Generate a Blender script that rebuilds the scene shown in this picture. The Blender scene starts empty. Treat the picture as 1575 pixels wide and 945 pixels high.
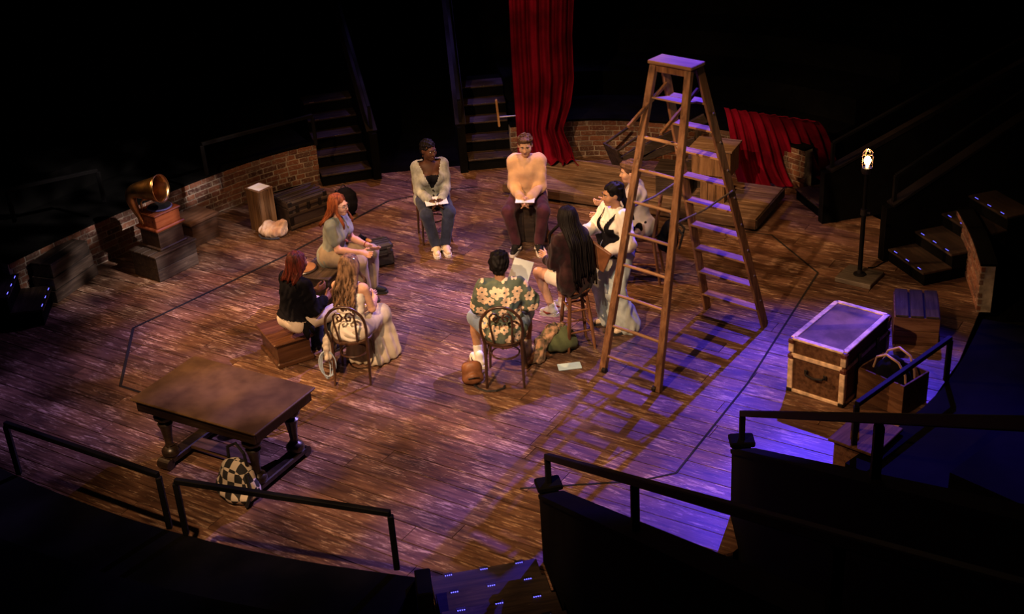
import bpy, math, random
import numpy as np
from mathutils import Vector, Matrix
random.seed(7); rng = np.random.default_rng(7)
R = math.radians
scene = bpy.context.scene
COL = scene.collection

# ------------------------------------------------------------------ camera
FPX, PITCH, CAMH, ROLL = 2000.0, R(27.3), 6.7, R(-3.8)
CF = Vector((0, math.cos(PITCH), -math.sin(PITCH)))
CU0 = Vector((0, math.sin(PITCH), math.cos(PITCH))); CR0 = Vector((1, 0, 0))
CR = CR0*math.cos(ROLL)+CU0*math.sin(ROLL); CU = -CR0*math.sin(ROLL)+CU0*math.cos(ROLL)
cam = bpy.data.objects.new('camera', bpy.data.cameras.new('camera')); COL.objects.link(cam)
cam.matrix_world = Matrix(((CR.x, CU.x, -CF.x, 0), (CR.y, CU.y, -CF.y, 0), (CR.z, CU.z, -CF.z, CAMH), (0, 0, 0, 1)))
cam.data.sensor_width = 36; cam.data.lens = 36*FPX/1575; cam.data.clip_end = 200
scene.camera = cam
def G(px, py, z=0.0):
    """point of the place at height z that the photograph shows at this pixel"""
    d = CF+CR*((px-787.5)/FPX)+CU*((472.5-py)/FPX)
    t = (z-CAMH)/d.z
    return Vector((d.x*t, d.y*t, z))
def hsolve(top, bot):
    """height of a vertical edge from its two image ends"""
    b = G(*bot); best = (9, 0)
    for i in range(5, 400):
        z = i*.01; e = (G(top[0], top[1], z).xy-b.xy).length
        if e < best[0]: best = (e, z)
    return best[1]

# ------------------------------------------------------------------ world, lights, exposure
w = bpy.data.worlds.new('world'); scene.world = w; w.use_nodes = True
w.node_tree.nodes['Background'].inputs[0].default_value = (.10, .11, .2, 1)
w.node_tree.nodes['Background'].inputs[1].default_value = .010
scene.view_settings.view_transform = 'Standard'; scene.view_settings.look = 'None'
scene.view_settings.gamma = 1; scene.view_settings.use_curve_mapping = False
scene.view_settings.exposure = 0.18
def spot(name, loc, tgt, energy, col, angle, blend=.6, radius=.08, gobo=None):
    d = bpy.data.lights.new(name, 'SPOT'); d.energy = energy; d.color = col
    d.spot_size = R(angle); d.spot_blend = blend; d.shadow_soft_size = radius
    o = bpy.data.objects.new(name, d); COL.objects.link(o); o.location = loc
    o.rotation_euler = (Vector(tgt)-Vector(loc)).to_track_quat('-Z', 'Y').to_euler()
    if gobo:
        sc, lo, hi, dark = gobo
        d.use_nodes = True; nt = d.node_tree; em = nt.nodes['Emission']
        tc = nt.nodes.new('ShaderNodeTexCoord'); n = nt.nodes.new('ShaderNodeTexNoise')
        n.inputs['Scale'].default_value = sc; n.inputs['Detail'].default_value = 2
        r = nt.nodes.new('ShaderNodeMapRange'); r.inputs[1].default_value = lo; r.inputs[2].default_value = hi
        r.inputs[3].default_value = dark; r.inputs[4].default_value = 1
        nt.links.new(tc.outputs['Normal'], n.inputs['Vector']); nt.links.new(n.outputs['Fac'], r.inputs[0])
        nt.links.new(r.outputs[0], em.inputs['Strength'])
    return o
C0 = Vector((-.3, 12.6, 0))
WARM = (1, .50, .20)
spot('spot_amber_left', (-8.0, 13.6, 7.0), (.2, 12.9, 0), 5000, WARM, 54, .9, .07, (15, .40, .60, .20))
spot('spot_amber_front', (-3.2, 4.5, 8.2), (-.2, 12.1, .3), 5600, (1, .56, .27), 52, .9, .08, (15, .38, .60, .35))
spot('spot_amber_top', (1.0, 13.0, 9.5), (.0, 14.5, 0), 2700, (1, .46, .16), 52, .9, .12, (12, .38, .60, .25))
spot('spot_blue_back_right', (5.3, 17.8, 8.0), (2.1, 9.0, 0), 12500, (.09, .045, 1), 31, .8, .05, (14, .36, .58, .45))
spot('spot_lavender_back_right', (5.0, 18.0, 8.2), (-2.7, 11.4, 0), 8200, (.50, .32, 1), 36, .9, .05, (16, .40, .58, .18))
spot('spot_straw_fill', (-1.2, 5.0, 8.6), (.0, 12.9, .8), 2200, (1, .76, .54), 27, 1, .08, (12, .36, .58, .45))  # added fill spot, brightens the white clothes in the seated circle
spot('spot_violet_back', (-1.5, 20.0, 8.5), (.3, 15.6, 0), 1500, (.34, .22, 1), 52, .9, .06, (15, .40, .58, .2))
spot('spot_pale_left_wall', (3.5, 9.0, 8.0), (-4.4, 15.0, .3), 7500, (1, .80, .72), 17, .9, .06, (30, .45, .58, .04))

# ------------------------------------------------------------------ objects
def tag(o, label=None, cat=None, group=None, kind=None):
    if label: o['label'] = label
    if cat: o['category'] = cat
    if group: o['group'] = group
    if kind: o['kind'] = kind
    return o
def empty(name, loc=(0, 0, 0), rz=0, label=None, cat=None, group=None, kind=None):
    o = bpy.data.objects.new(name, None); COL.objects.link(o); o.empty_display_size = .1
    o.location = loc; o.rotation_euler = (0, 0, rz)
    return tag(o, label, cat, group, kind)
def link(name, me, mat, parent=None):
    o = bpy.data.objects.new(name, me); COL.objects.link(o)
    if mat and not me.materials: me.materials.append(mat)
    if parent: o.parent = parent
    return o
def yaw_to(a, b):
    d = Vector(b)-Vector(a); return math.atan2(-d.x, d.y)

class MB:
    """collects shapes, then links them as one mesh"""
    def __init__(s): s.v = []; s.f = []
    def add(s, vs, fs):
        n = len(s.v); s.v += [tuple(v) for v in vs]; s.f += [tuple(i+n for i in f) for f in fs]; return s
    def box(s, c, d, rot=None, bev=0.0, taper=1.0):
        x, y, z = d[0]/2, d[1]/2, d[2]/2; b = min(bev, x*.9, y*.9, z*.9)
        if b > 0:
            vs = []; fs = []
            rings = [(-z, b), (-z+b, 0), (z-b, 0), (z, b)]
            for zz, i in rings:
                t = taper if zz > 0 else 1
                X, Y = (x-i)*t, (y-i)*t
                c4 = min(b, .9*min(X, Y))
                vs += [(X, -Y+c4, zz), (X, Y-c4, zz), (X-c4, Y, zz), (-X+c4, Y, zz), (-X, Y-c4, zz), (-X, -Y+c4, zz), (-X+c4, -Y, zz), (X-c4, -Y, zz)]
            for k in range(3):
                for i in range(8): fs.append((k*8+i, k*8+(i+1) % 8, k*8+8+(i+1) % 8, k*8+8+i))
            fs.append(tuple(range(7, -1, -1))); fs.append(tuple(range(24, 32)))
        else:
            t = taper
            vs = [(-x, -y, -z), (x, -y, -z), (x, y, -z), (-x, y, -z), (-x*t, -y*t, z), (x*t, -y*t, z), (x*t, y*t, z), (-x*t, y*t, z)]
            fs = [(3, 2, 1, 0), (4, 5, 6, 7), (0, 1, 5, 4), (1, 2, 6, 5), (2, 3, 7, 6), (3, 0, 4, 7)]
        M = Matrix.Translation(Vector(c))
        if rot is not None: M = M @ (rot if isinstance(rot, Matrix) else Matrix.Rotation(rot, 4, 'Z'))
        return s.add([M @ Vector(v) for v in vs], fs)
    def beam(s, a, b, wd, ht, up=(0, 0, 1), bev=0):
        a, b = Vector(a), Vector(b); d = b-a; L = d.length; d = d/L
        u = Vector(up); r = d.cross(u)
        if r.length < 1e-4: r = d.cross(Vector((1, 0, 0)))
        r.normalize(); u = r.cross(d)
        M = Matrix(((r.x, d.x, u.x, 0), (r.y, d.y, u.y, 0), (r.z, d.z, u.z, 0), (0, 0, 0, 1)))
        return s.box((a+b)/2, (wd, L, ht), M, bev)
    def tube(s, pts, rad, n=8, closed=False, flat=1.0):
        pts = [Vector(p) for p in pts]; m = len(pts)
        if not hasattr(rad, '__len__'): rad = [rad]*m
        vs = []; fs = []; prev = None
        for i, p in enumerate(pts):
            if closed: t = pts[(i+1) % m]-pts[i-1]
            else: t = pts[min(i+1, m-1)]-pts[max(i-1, 0)]
            if t.length < 1e-9: t = Vector((0, 0, 1))
            t.normalize()
            if prev is None:
                u = t.cross(Vector((0, 0, 1)))
                if u.length < .05: u = t.cross(Vector((0, 1, 0)))
            else: u = prev-t*prev.dot(t)
            if u.length < 1e-6: u = t.orthogonal()
            u.normalize(); prev = u.copy(); v = t.cross(u)
            for k in range(n):
                a = 2*math.pi*k/n; vs.append(p+(u*math.cos(a)+v*math.sin(a)*flat)*rad[i])
        for i in range(m if closed else m-1):
            j = (i+1) % m
            for k in range(n): fs.append((i*n+k, i*n+(k+1) % n, j*n+(k+1) % n, j*n+k))
        if not closed: fs.append(tuple(range(n-1, -1, -1))); fs.append(tuple(range((m-1)*n, m*n)))
        return s.add(vs, fs)
    def lathe(s, prof, c=(0, 0, 0), n=20, M=None):
        vs = []; fs = []; m = len(prof)
        for r, z in prof:
            for k in range(n):
                a = 2*math.pi*k/n; vs.append(Vector((r*math.cos(a), r*math.sin(a), z)))
        for i in range(m-1):
            for k in range(n): fs.append((i*n+k, i*n+(k+1) % n, (i+1)*n+(k+1) % n, (i+1)*n+k))
        fs.append(tuple(range(n-1, -1, -1))); fs.append(tuple(range((m-1)*n, m*n)))
        T = Matrix.Translation(Vector(c)) @ (M or Matrix.Identity(4))
        return s.add([T @ v for v in vs], fs)
    def prism(s, poly, z0, z1, M=None):
        n = len(poly)
        vs = [Vector((p[0], p[1], z0)) for p in poly]+[Vector((p[0], p[1], z1)) for p in poly]
        if M: vs = [M @ v for v in vs]
        fs = [tuple(range(n-1, -1, -1)), tuple(range(n, 2*n))]+[(i, (i+1) % n, n+(i+1) % n, n+i) for i in range(n)]
        return s.add(vs, fs)
    def ball(s, c, r, n=10, M=None):
        if not hasattr(r, '__len__'): r = (r, r, r)
        m = n//2+1; prof = [(max(math.sin(math.pi*i/m), .02), -math.cos(math.pi*i/m)) for i in range(m+1)]
        S = Matrix.Diagonal((r[0], r[1], r[2], 1))
        return s.lathe(prof, c, n, (M @ S) if M else S)
    def grid(s, fn, nu, nv):
        vs = [fn(i/nu, j/nv) for j in range(nv+1) for i in range(nu+1)]
        fs = [(j*(nu+1)+i, j*(nu+1)+i+1, (j+1)*(nu+1)+i+1, (j+1)*(nu+1)+i) for j in range(nv) for i in range(nu)]
        return s.add(vs, fs)
    def mesh(s, name, smooth=False):
        me = bpy.data.meshes.new(name); me.from_pydata(s.v, [], s.f); me.update()
        if smooth: shade(me, R(50))
        return me
    def build(s, name, mat, parent=None, smooth=False):
        return link(name, s.mesh(name, smooth), mat, parent)
def shade(me, ang=None):
    me.polygons.foreach_set('use_smooth', [True]*len(me.polygons))
    if ang is not None: me.set_sharp_from_angle(angle=ang)
def solid(o, t):
    m = o.modifiers.new('solid', 'SOLIDIFY'); m.thickness = t; m.offset = 0; return o
def copy_tree(o, parent=None):
    c = o.copy(); COL.objects.link(c); c.parent = parent
    for ch in list(o.children): copy_tree(ch, c)
    return c
def boxpx(left, front, right, bottom, z=None):
    """centre, turn, length, width and height of a box from four of its image corners"""
    h = z if z is not None else hsolve(front, bottom)
    a, b, c = G(*left, h), G(*front, h), G(*right, h)
    u = c-b; v = a-b
    e = (u.normalized()+Vector((v.y, -v.x, 0)).normalized()).normalized()
    if e.dot(u) < 0: e = -e
    p = Vector((-e.y, e.x, 0))
    if p.dot(v) < 0: p = -p
    L = u.dot(e); W = v.dot(p); ctr = b+e*L/2+p*W/2
    return Vector((ctr.x, ctr.y, 0)), math.atan2(e.y, e.x), L, W, h

# ------------------------------------------------------------------ materials
MATS = {}
def nodes(name):
    m = bpy.data.materials.new(name); m.use_nodes = True; nt = m.node_tree
    return m, nt, nt.nodes['Principled BSDF']
def N(nt, t, **kw):
    n = nt.nodes.new('ShaderNode'+t)
    for k, v in kw.items():
        if k.startswith('i_'): n.inputs[int(k[2:]) if k[2:].isdigit() else k[2:]].default_value = v
        else: setattr(n, k, v)
    return n
def ramp(nt, fac, stops):
    r = N(nt, 'ValToRGB'); e = r.color_ramp.elements
    while len(e) < len(stops): e.new(.5)
    for x, (p, c) in zip(e, stops): x.position = p; x.color = (*c, 1)
    nt.links.new(fac, r.inputs[0]); return r.outputs[0]
def mixc(nt, fac, a, b, mode='MIX'):
    m = N(nt, 'Mix', data_type='RGBA', blend_type=mode)
    for sock, val in ((m.inputs[0], fac), (m.inputs[6], a), (m.inputs[7], b)):
        if isinstance(val, (int, float)): sock.default_value = val
        elif isinstance(val, tuple): sock.default_value = (*val, 1)
        else: nt.links.new(val, sock)
    return m.outputs[2]
def math_(nt, op, a, b=None, c=None):
    m = N(nt, 'Math', operation=op)
    for i, v in enumerate((a, b, c)):
        if v is None: continue
        if isinstance(v, (int, float)): m.inputs[i].default_value = v
        else: nt.links.new(v, m.inputs[i])
    return m.outputs[0]
def coords(nt, scale=(1, 1, 1), rnd=False, kind='Object'):
    tc = N(nt, 'TexCoord'); mp = N(nt, 'Mapping'); mp.inputs['Scale'].default_value = scale
    nt.links.new(tc.outputs[kind], mp.inputs[0])
    if rnd:
        oi = N(nt, 'ObjectInfo'); v = N(nt, 'VectorMath', operation='SCALE'); v.inputs[0].default_value = (37, 19, 53)
        nt.links.new(oi.outputs['Random'], v.inputs['Scale']); nt.links.new(v.outputs[0], mp.inputs['Location'])
        return mp.outputs[0], oi.outputs['Random']
    return mp.outputs[0], None
def noise(nt, vec, sc, det=3, rough=.55):
    n = N(nt, 'TexNoise'); n.inputs['Scale'].default_value = sc; n.inputs['Detail'].default_value = det
    n.inputs['Roughness'].default_value = rough; nt.links.new(vec, n.inputs['Vector']); return n.outputs['Fac']
def bump(nt, b, h, s=.3, d=.01):
    n = N(nt, 'Bump'); n.inputs['Strength'].default_value = s; n.inputs['Distance'].default_value = d
    nt.links.new(h, n.inputs['Height']); nt.links.new(n.outputs[0], b.inputs['Normal'])
def wood(name, dark, mid, light, axis=0, rough=.55, wear=.5, sc=1.0, spec=.4):
    if name in MATS: return MATS[name]
    m, nt, b = nodes(name)
    s = [14, 14, 14]; s[axis] = 1.1
    v, rnd = coords(nt, tuple(x*sc for x in s), True)
    g = noise(nt, v, 1.6, 5, .65)
    base = ramp(nt, g, [(.3, dark), (.52, mid), (.75, tuple(.6*a+.4*c for a, c in zip(mid, light)))])
    s2 = [9, 9, 9]; s2[axis] = 2.2
    v2, _ = coords(nt, tuple(x*sc for x in s2), True)
    g2 = noise(nt, v2, 2.2, 6, .7)
    wm = ramp(nt, g2, [(.66-.12*wear, (0, 0, 0)), (.74-.06*wear, (1, 1, 1))])
    c = mixc(nt, math_(nt, 'MULTIPLY', wm, .75*wear), base, light)
    tint = math_(nt, 'MULTIPLY_ADD', rnd, .5, .75)
    hs = N(nt, 'HueSaturation'); nt.links.new(tint, hs.inputs['Value']); nt.links.new(c, hs.inputs['Color'])
    nt.links.new(hs.outputs[0], b.inputs['Base Color'])
    b.inputs['Roughness'].default_value = rough; b.inputs['Specular IOR Level'].default_value = spec
    bump(nt, b, g, .35, .004)
    MATS[name] = m; return m
def plain(name, c, rough=.6, metal=0, var=.25, sc=6.0, spec=.4, bmp=.0, bsc=60, sheen=0, c2=None, stretch=(1, 1, 1)):
    if name in MATS: return MATS[name]
    m, nt, b = nodes(name); v, rnd = coords(nt, stretch, True)
    g = noise(nt, v, sc, 4)
    lo = tuple(x*(1-var) for x in c); hi = c2 or tuple(min(1, x*(1+var)) for x in c)
    nt.links.new(ramp(nt, g, [(.35, lo), (.65, hi)]), b.inputs['Base Color'])
    b.inputs['Roughness'].default_value = rough; b.inputs['Metallic'].default_value = metal
    b.inputs['Specular IOR Level'].default_value = spec
    if sheen: b.inputs['Sheen Weight'].default_value = sheen
    if bmp: bump(nt, b, noise(nt, v, bsc, 3), bmp, .005)
    MATS[name] = m; return m
def emit(name, c, s):
    if name in MATS: return MATS[name]
    m, nt, b = nodes(name); b.inputs['Base Color'].default_value = (*c, 1)
    b.inputs['Emission Color'].default_value = (*c, 1); b.inputs['Emission Strength'].default_value = s
    MATS[name] = m; return m
def floral(name):
    m, nt, b = nodes(name)
    tc = N(nt, 'TexCoord'); sp = N(nt, 'SeparateXYZ'); nt.links.new(tc.outputs['Object'], sp.inputs[0])
    cm = N(nt, 'CombineXYZ'); nt.links.new(sp.outputs[0], cm.inputs[0]); nt.links.new(sp.outputs[2], cm.inputs[1])
    base = ramp(nt, noise(nt, tc.outputs['Object'], 7, 2), [(.4, (.07, .10, .075)), (.55, (.12, .15, .10)), (.66, (.05, .085, .10))])
    col = base
    for sc, off, rad in ((8.5, 0, .44), (9.5, 5.3, .36)):
        mp = N(nt, 'Mapping'); mp.inputs['Scale'].default_value = (sc, sc, 1); mp.inputs['Location'].default_value = (off, off*.7, 0)
        nt.links.new(cm.outputs[0], mp.inputs[0])
        vo = N(nt, 'TexVoronoi', voronoi_dimensions='2D'); vo.inputs['Scale'].default_value = 1; vo.inputs['Randomness'].default_value = .55
        nt.links.new(mp.outputs[0], vo.inputs['Vector'])
        df = N(nt, 'VectorMath', operation='SUBTRACT'); nt.links.new(mp.outputs[0], df.inputs[0]); nt.links.new(vo.outputs['Position'], df.inputs[1])
        s2 = N(nt, 'SeparateXYZ'); nt.links.new(df.outputs[0], s2.inputs[0])
        an = math_(nt, 'ARCTAN2', s2.outputs[1], s2.outputs[0])
        sh = N(nt, 'SeparateColor'); nt.links.new(vo.outputs['Color'], sh.inputs[0])
        pet = math_(nt, 'ABSOLUTE', math_(nt, 'COSINE', math_(nt, 'ADD', math_(nt, 'MULTIPLY', an, 3.0), math_(nt, 'MULTIPLY', sh.outputs[1], 6))))
        rr = math_(nt, 'MULTIPLY', math_(nt, 'MULTIPLY_ADD', pet, .32, .68), math_(nt, 'MULTIPLY_ADD', sh.outputs[0], .14, rad-.06))
        fl = math_(nt, 'LESS_THAN', vo.outputs['Distance'], rr)
        ct = math_(nt, 'LESS_THAN', vo.outputs['Distance'], .085)
        col = mixc(nt, fl, col, (.80, .58, .40)); col = mixc(nt, ct, col, (.06, .09, .09))
        break
    nt.links.new(col, b.inputs['Base Color']); b.inputs['Roughness'].default_value = .8
    return m
# ------------------------------------------------------------------ palette
def floor_mat():
    m, nt, b = nodes('scuffed_floor_planks')
    v, rnd = coords(nt, (1.2, 16, 16), True); g = noise(nt, v, 1.8, 6, .65)
    base = ramp(nt, g, [(.30, (.030, .014, .010)), (.52, (.105, .052, .032)), (.74, (.20, .115, .070))])
    v2, _ = coords(nt, (2.6, 22, 22), True); g2 = noise(nt, v2, 2.2, 9, .72)
    v3, _ = coords(nt, (1.1, 1.6, 1), True); g3 = noise(nt, v3, 2.0, 3)
    thr = math_(nt, 'ADD', g2, math_(nt, 'MULTIPLY_ADD', g3, .30, -.15))
    c = mixc(nt, ramp(nt, thr, [(.55, (0, 0, 0)), (.62, (.70, .70, .70))]), base, (.46, .32, .22))
    v4, _ = coords(nt, (1.4, 7, 7), True); g4 = noise(nt, v4, 1.5, 4)
    c = mixc(nt, ramp(nt, g4, [(.56, (0, 0, 0)), (.72, (.75, .75, .75))]), c, (.022, .011, .010))
    hs = N(nt, 'HueSaturation'); nt.links.new(math_(nt, 'MULTIPLY_ADD', rnd, .55, .75), hs.inputs['Value']); nt.links.new(c, hs.inputs['Color'])
    nt.links.new(hs.outputs[0], b.inputs['Base Color']); b.inputs['Roughness'].default_value = .45; b.inputs['Specular IOR Level'].default_value = .4
    bump(nt, b, g2, .4, .003); return m
M_FLOOR = floor_mat()
M_BLACK = plain('matt_black_paint', (.0030, .0030, .0030), .9, var=.2, spec=.04)
M_BLACKM = plain('black_satin_metal', (.004, .004, .0045), .65, var=.2, spec=.08)
M_DKBR = wood('dark_brown_stair_wood', (.010, .006, .005), (.030, .018, .013), (.11, .075, .055), 0, .6, .6)
M_MORT = plain('pale_lime_mortar', (.30, .25, .20), .95, var=.35, sc=9)
M_SEAM = plain('floor_joint_dark', (.004, .003, .004), .9)
M_LEDB = emit('blue_step_light', (.12, .11, 1), 2.6)
M_LEDW = plain('dull_metal_nosing', (.30, .27, .24), .35, 1)
def brick_mat():
    m, nt, b = nodes('painted_brick'); v, rnd = coords(nt, (1, 1, 1), True)
    c = ramp(nt, rnd, [(0, (.055, .020, .014)), (.25, (.17, .060, .034)), (.5, (.26, .10, .05)), (.75, (.10, .045, .03)), (1, (.20, .11, .075))])
    n = noise(nt, v, 14, 5); n2 = noise(nt, v, 30, 4)
    c2 = mixc(nt, ramp(nt, n2, [(.52, (0, 0, 0)), (.70, (.7, .7, .7))]), c, (.36, .29, .23))
    nt.links.new(mixc(nt, math_(nt, 'MULTIPLY', n, .5), c2, (.03, .015, .012)), b.inputs['Base Color'])
    b.inputs['Roughness'].default_value = .85; bump(nt, b, n2, .5, .008); return m
M_BRICK = brick_mat()

# ------------------------------------------------------------------ stage floor, plank by plank
PA = R(-33.5)
OUT = [G(0, 722, .45), G(130, 775, .45), G(260, 818, .45), G(450, 862, .45), G(640, 888, .45), G(855, 875), G(1127, 850), G(1290, 720), G(1432, 618), G(1475, 556), G(1510, 470), G(1478, 395),
       G(1400, 372), G(1292, 335), G(1262, 300), G(1240, 285), G(1040, 245), G(885, 238), G(790, 250), G(720, 258), G(582, 268), G(492, 276), G(330, 326), G(145, 408), G(35, 458), G(-40, 500), G(-70, 560), G(-60, 670)]
OUT = [Vector((p.x, p.y)) for p in OUT]
def hull(pts):
    pts = sorted((p.x, p.y) for p in pts)
    def half(ps):
        h = []
        for p in ps:
            while len(h) > 1 and (h[-1][0]-h[-2][0])*(p[1]-h[-2][1])-(h[-1][1]-h[-2][1])*(p[0]-h[-2][0]) <= 0: h.pop()
            h.append(p)
        return h[:-1]
    return half(pts)+half(pts[::-1])
HULL = hull(OUT)
def clip(poly, cl):
    for i in range(len(cl)):
        a, b = cl[i], cl[(i+1) % len(cl)]; out = []
        sd = lambda p: (b[0]-a[0])*(p[1]-a[1])-(b[1]-a[1])*(p[0]-a[0])
        for k in range(len(poly)):
            p, q = poly[k-1], poly[k]; sp, sq = sd(p), sd(q)
            if sp*sq < 0: t = sp/(sp-sq); out.append((p[0]+(q[0]-p[0])*t, p[1]+(q[1]-p[1])*t))
            if sq >= 0: out.append(q)
        poly = out
        if len(poly) < 3: return []
    return poly
def rot2(p, a): return (p[0]*math.cos(a)-p[1]*math.sin(a), p[0]*math.sin(a)+p[1]*math.cos(a))
floor = MB().prism(HULL, -.12, -.03).build('floor', M_SEAM); tag(floor, kind='structure')
HL = [rot2(p, -PA) for p in HULL]
ys = [p[1] for p in HL]; xs = [p[0] for p in HL]
PW = .215; row = 0; y = min(ys)
while y < max(ys):
    x = min(xs)-random.uniform(0, 3)
    while x < max(xs):
        L = random.choice((2.1, 2.7, 3.2, 3.7))
        pl = clip([(x+.003, y+.005), (x+L-.003, y+.005), (x+L-.003, y+PW-.005), (x+.003, y+PW-.005)], HL)
        if len(pl) > 2 and sum(pl[i-1][0]*pl[i][1]-pl[i][0]*pl[i-1][1] for i in range(len(pl))) > .02:
            cx = sum(p[0] for p in pl)/len(pl); cy = sum(p[1] for p in pl)/len(pl)
            o = MB().prism([(p[0]-cx, p[1]-cy) for p in pl], -.03, 0).build('plank', M_FLOOR, floor)
            wx, wy = rot2((cx, cy), PA); o.location = (wx, wy, random.uniform(-.0015, 0)); o.rotation_euler = (0, 0, PA)
        x += L
    y += PW
# octagonal joint of the trap in the floor and cable runs
def seam(name, pts, wd=.022):
    mb = MB(); ps = [G(*p) for p in pts]
    for a, b in zip(ps, ps[1:]): mb.beam(a+Vector((0, 0, .001)), b+Vector((0, 0, .001)), wd, .006)
    return tag(mb.build(name, M_SEAM), kind='structure')
seam('trim_1', [(330, 640), (185, 594), (205, 505), (440, 393), (598, 309)], .030)
seam('trim_2', [(598, 309), (690, 291), (735, 288)], .016)
seam('trim_3', [(800, 752), (985, 740), (1040, 728), (1150, 590), (1258, 420), (1187, 362), (1108, 352)], .020)
# ------------------------------------------------------------------ brick walls
BH, BL, JT = .064, .205, .012
def densify(pts, step=.25, smooth=2):
    for _ in range(smooth):
        q = [pts[0]]
        for a, b in zip(pts, pts[1:]): q += [a.lerp(b, .25), a.lerp(b, .75)]
        pts = q+[pts[-1]]
    return pts
def along(pts, s):
    for a, b in zip(pts, pts[1:]):
        L = (b-a).length
        if s <= L or b is pts[-1]: return a.lerp(b, min(s/L, 1)), (b-a)/L
        s -= L
BRICKS = {}
def brick_mesh(L):
    k = round(L, 2)
    if k not in BRICKS:
        me = MB().box((0, 0, 0), (k, .05, BH), None, .006).mesh('brick'); me.materials.append(M_BRICK); BRICKS[k] = me
    return BRICKS[k]
def brick_wall(name, pts, rows, th=.14, cap=True):
    pts = densify([Vector((p.x, p.y, 0)) for p in pts])
    T = sum((b-a).length for a, b in zip(pts, pts[1:])); H = rows*(BH+JT)+.006
    n = max(2, int(T/.2)); cs = []
    for i in range(n+1):
        p, t = along(pts, T*i/n); nr = Vector((t.y, -t.x, 0))
        if nr.dot(C0-p) > 0: nr = -nr
        cs.append((p, nr))
    mb = MB(); vs = []; fs = []
    for p, nr in cs: vs += [p, p+nr*th, p+nr*th+Vector((0, 0, H)), p+Vector((0, 0, H))]
    for i in range(n):
        for k in range(4): fs.append((i*4+k, i*4+(k+1) % 4, i*4+4+(k+1) % 4, i*4+4+k))
    fs += [(0, 1, 2, 3), (n*4+3, n*4+2, n*4+1, n*4)]
    wl = mb.add(vs, fs).build(name, M_MORT); tag(wl, kind='structure')
    for r in range(rows):
        s = -(r % 2)*BL*.5+random.uniform(-.02, .02)
        while s < T-.05:
            L = BL+random.choice((-.08, -.02, 0, 0, .02)); a = max(s, 0); b = min(s+L, T)
            if b-a > .04:
                p, t = along(pts, (a+b)/2); nr = Vector((t.y, -t.x, 0))
                if nr.dot(C0-p) > 0: nr = -nr
                o = link('brick', brick_mesh(b-a), M_BRICK, wl)
                o.location = p+nr*(.017+random.uniform(-.004, .003))+Vector((0, 0, JT+r*(BH+JT)+BH/2))
                o.rotation_euler = (0, 0, math.atan2(t.y, t.x))
            s += L+JT
    if cap:
        mb = MB(); vs = []; fs = []
        for p, nr in cs: vs += [p-nr*.012+Vector((0, 0, H)), p+nr*(th+.02)+Vector((0, 0, H)), p+nr*(th+.02)+Vector((0, 0, H+.03)), p-nr*.012+Vector((0, 0, H+.03))]
        for i in range(n):
            for k in range(4): fs.append((i*4+k, i*4+(k+1) % 4, i*4+4+(k+1) % 4, i*4+4+k))
        fs += [(0, 1, 2, 3), (n*4+3, n*4+2, n*4+1, n*4)]
        mb.add(vs, fs).build('coping', M_BLACK, wl)
    return wl, cs, H
wl, cs_left, HW = brick_wall('wall_left', [G(28, 470), G(145, 410), G(330, 328), G(430, 292), G(493, 277)], 7)
wb, cs_back, _ = brick_wall('wall_back', [G(788, 251), G(885, 240), G(960, 240), G(1040, 247), G(1150, 262), G(1236, 292)], 7)
wr, cs_right, _ = brick_wall('wall_right', [G(1466, 388), G(1488, 430), G(1502, 480)], 7)

# ------------------------------------------------------------------ dark house: audience tiers, outer drum
dark_floor = MB().prism([(-14, -4), (14, -4), (14, 30), (-14, 30)], -.2, -.125).build('floor_house', M_BLACK); tag(dark_floor, kind='structure')
def tiers(name, pts, base=HW+.03, n=4, deep=.95, rise=.36, start=.14):
    """curved black seating risers stepping up and away from the stage"""
    mb = MB(); cs = []
    pts = densify([Vector((p.x, p.y, 0)) for p in pts])
    T = sum((b-a).length for a, b in zip(pts, pts[1:])); m = max(2, int(T/.35))
    for i in range(m+1):
        p, t = along(pts, T*i/m); nr = Vector((t.y, -t.x, 0))
        if nr.dot(C0-p) > 0: nr = -nr
        cs.append((p, nr))
    vs = []; fs = []; K = 2*n+2
    for p, nr in cs:
        vs.append(p+nr*start)
        for k in range(n):
            z = base-.004+rise*k
            vs += [p+nr*(start+deep*k)+Vector((0, 0, z)), p+nr*(start+deep*(k+1))+Vector((0, 0, z))]
        vs.append(p+nr*(start+deep*n))
    for i in range(m):
        for k in range(K-1): fs.append((i*K+k, i*K+k+1, (i+1)*K+k+1, (i+1)*K+k))
        fs.append((i*K+K-1, i*K, (i+1)*K, (i+1)*K+K-1))
    fs += [tuple(range(K)), tuple(m*K+k for k in range(K-1, -1, -1))]
    return tag(mb.add(vs, fs).build(name, M_BLACK), kind='structure'), cs
tiers('wall_tiers_left', [G(28, 470), G(145, 410), G(330, 328), G(430, 292), G(485, 279)])
tiers('wall_tiers_back', [G(800, 250), G(885, 240), G(960, 240), G(1040, 247), G(1150, 262), G(1232, 288)])
FL = [G(-150, 640, .45), G(0, 722, .45), G(130, 775, .45), G(260, 818, .45), G(450, 862, .45), G(640, 888, .45)]
tiers('wall_front_left', FL, base=.45, n=3, start=0)
FR = [G(1300, 712, .35), G(1432, 622, .35), G(1480, 556, .35), G(1512, 490, .35)]
tiers('wall_front_right', FR, base=.35, n=3, start=0)
# black drum around the house
mb = MB(); ring = []
for i in range(49):
    a = 2*math.pi*i/48; ring.append((math.cos(a)*12+C0.x, math.sin(a)*11+C0.y))
vs = [(x, y, -.13) for x, y in ring]+[(x, y, 9) for x, y in ring]
drum = MB().add([v for v in vs if True], [(i, i+1, 49+i+1, 49+i) for i in range(48) if ring[i][1] > 9]).build('wall_house', M_BLACK); tag(drum, kind='structure')

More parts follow.
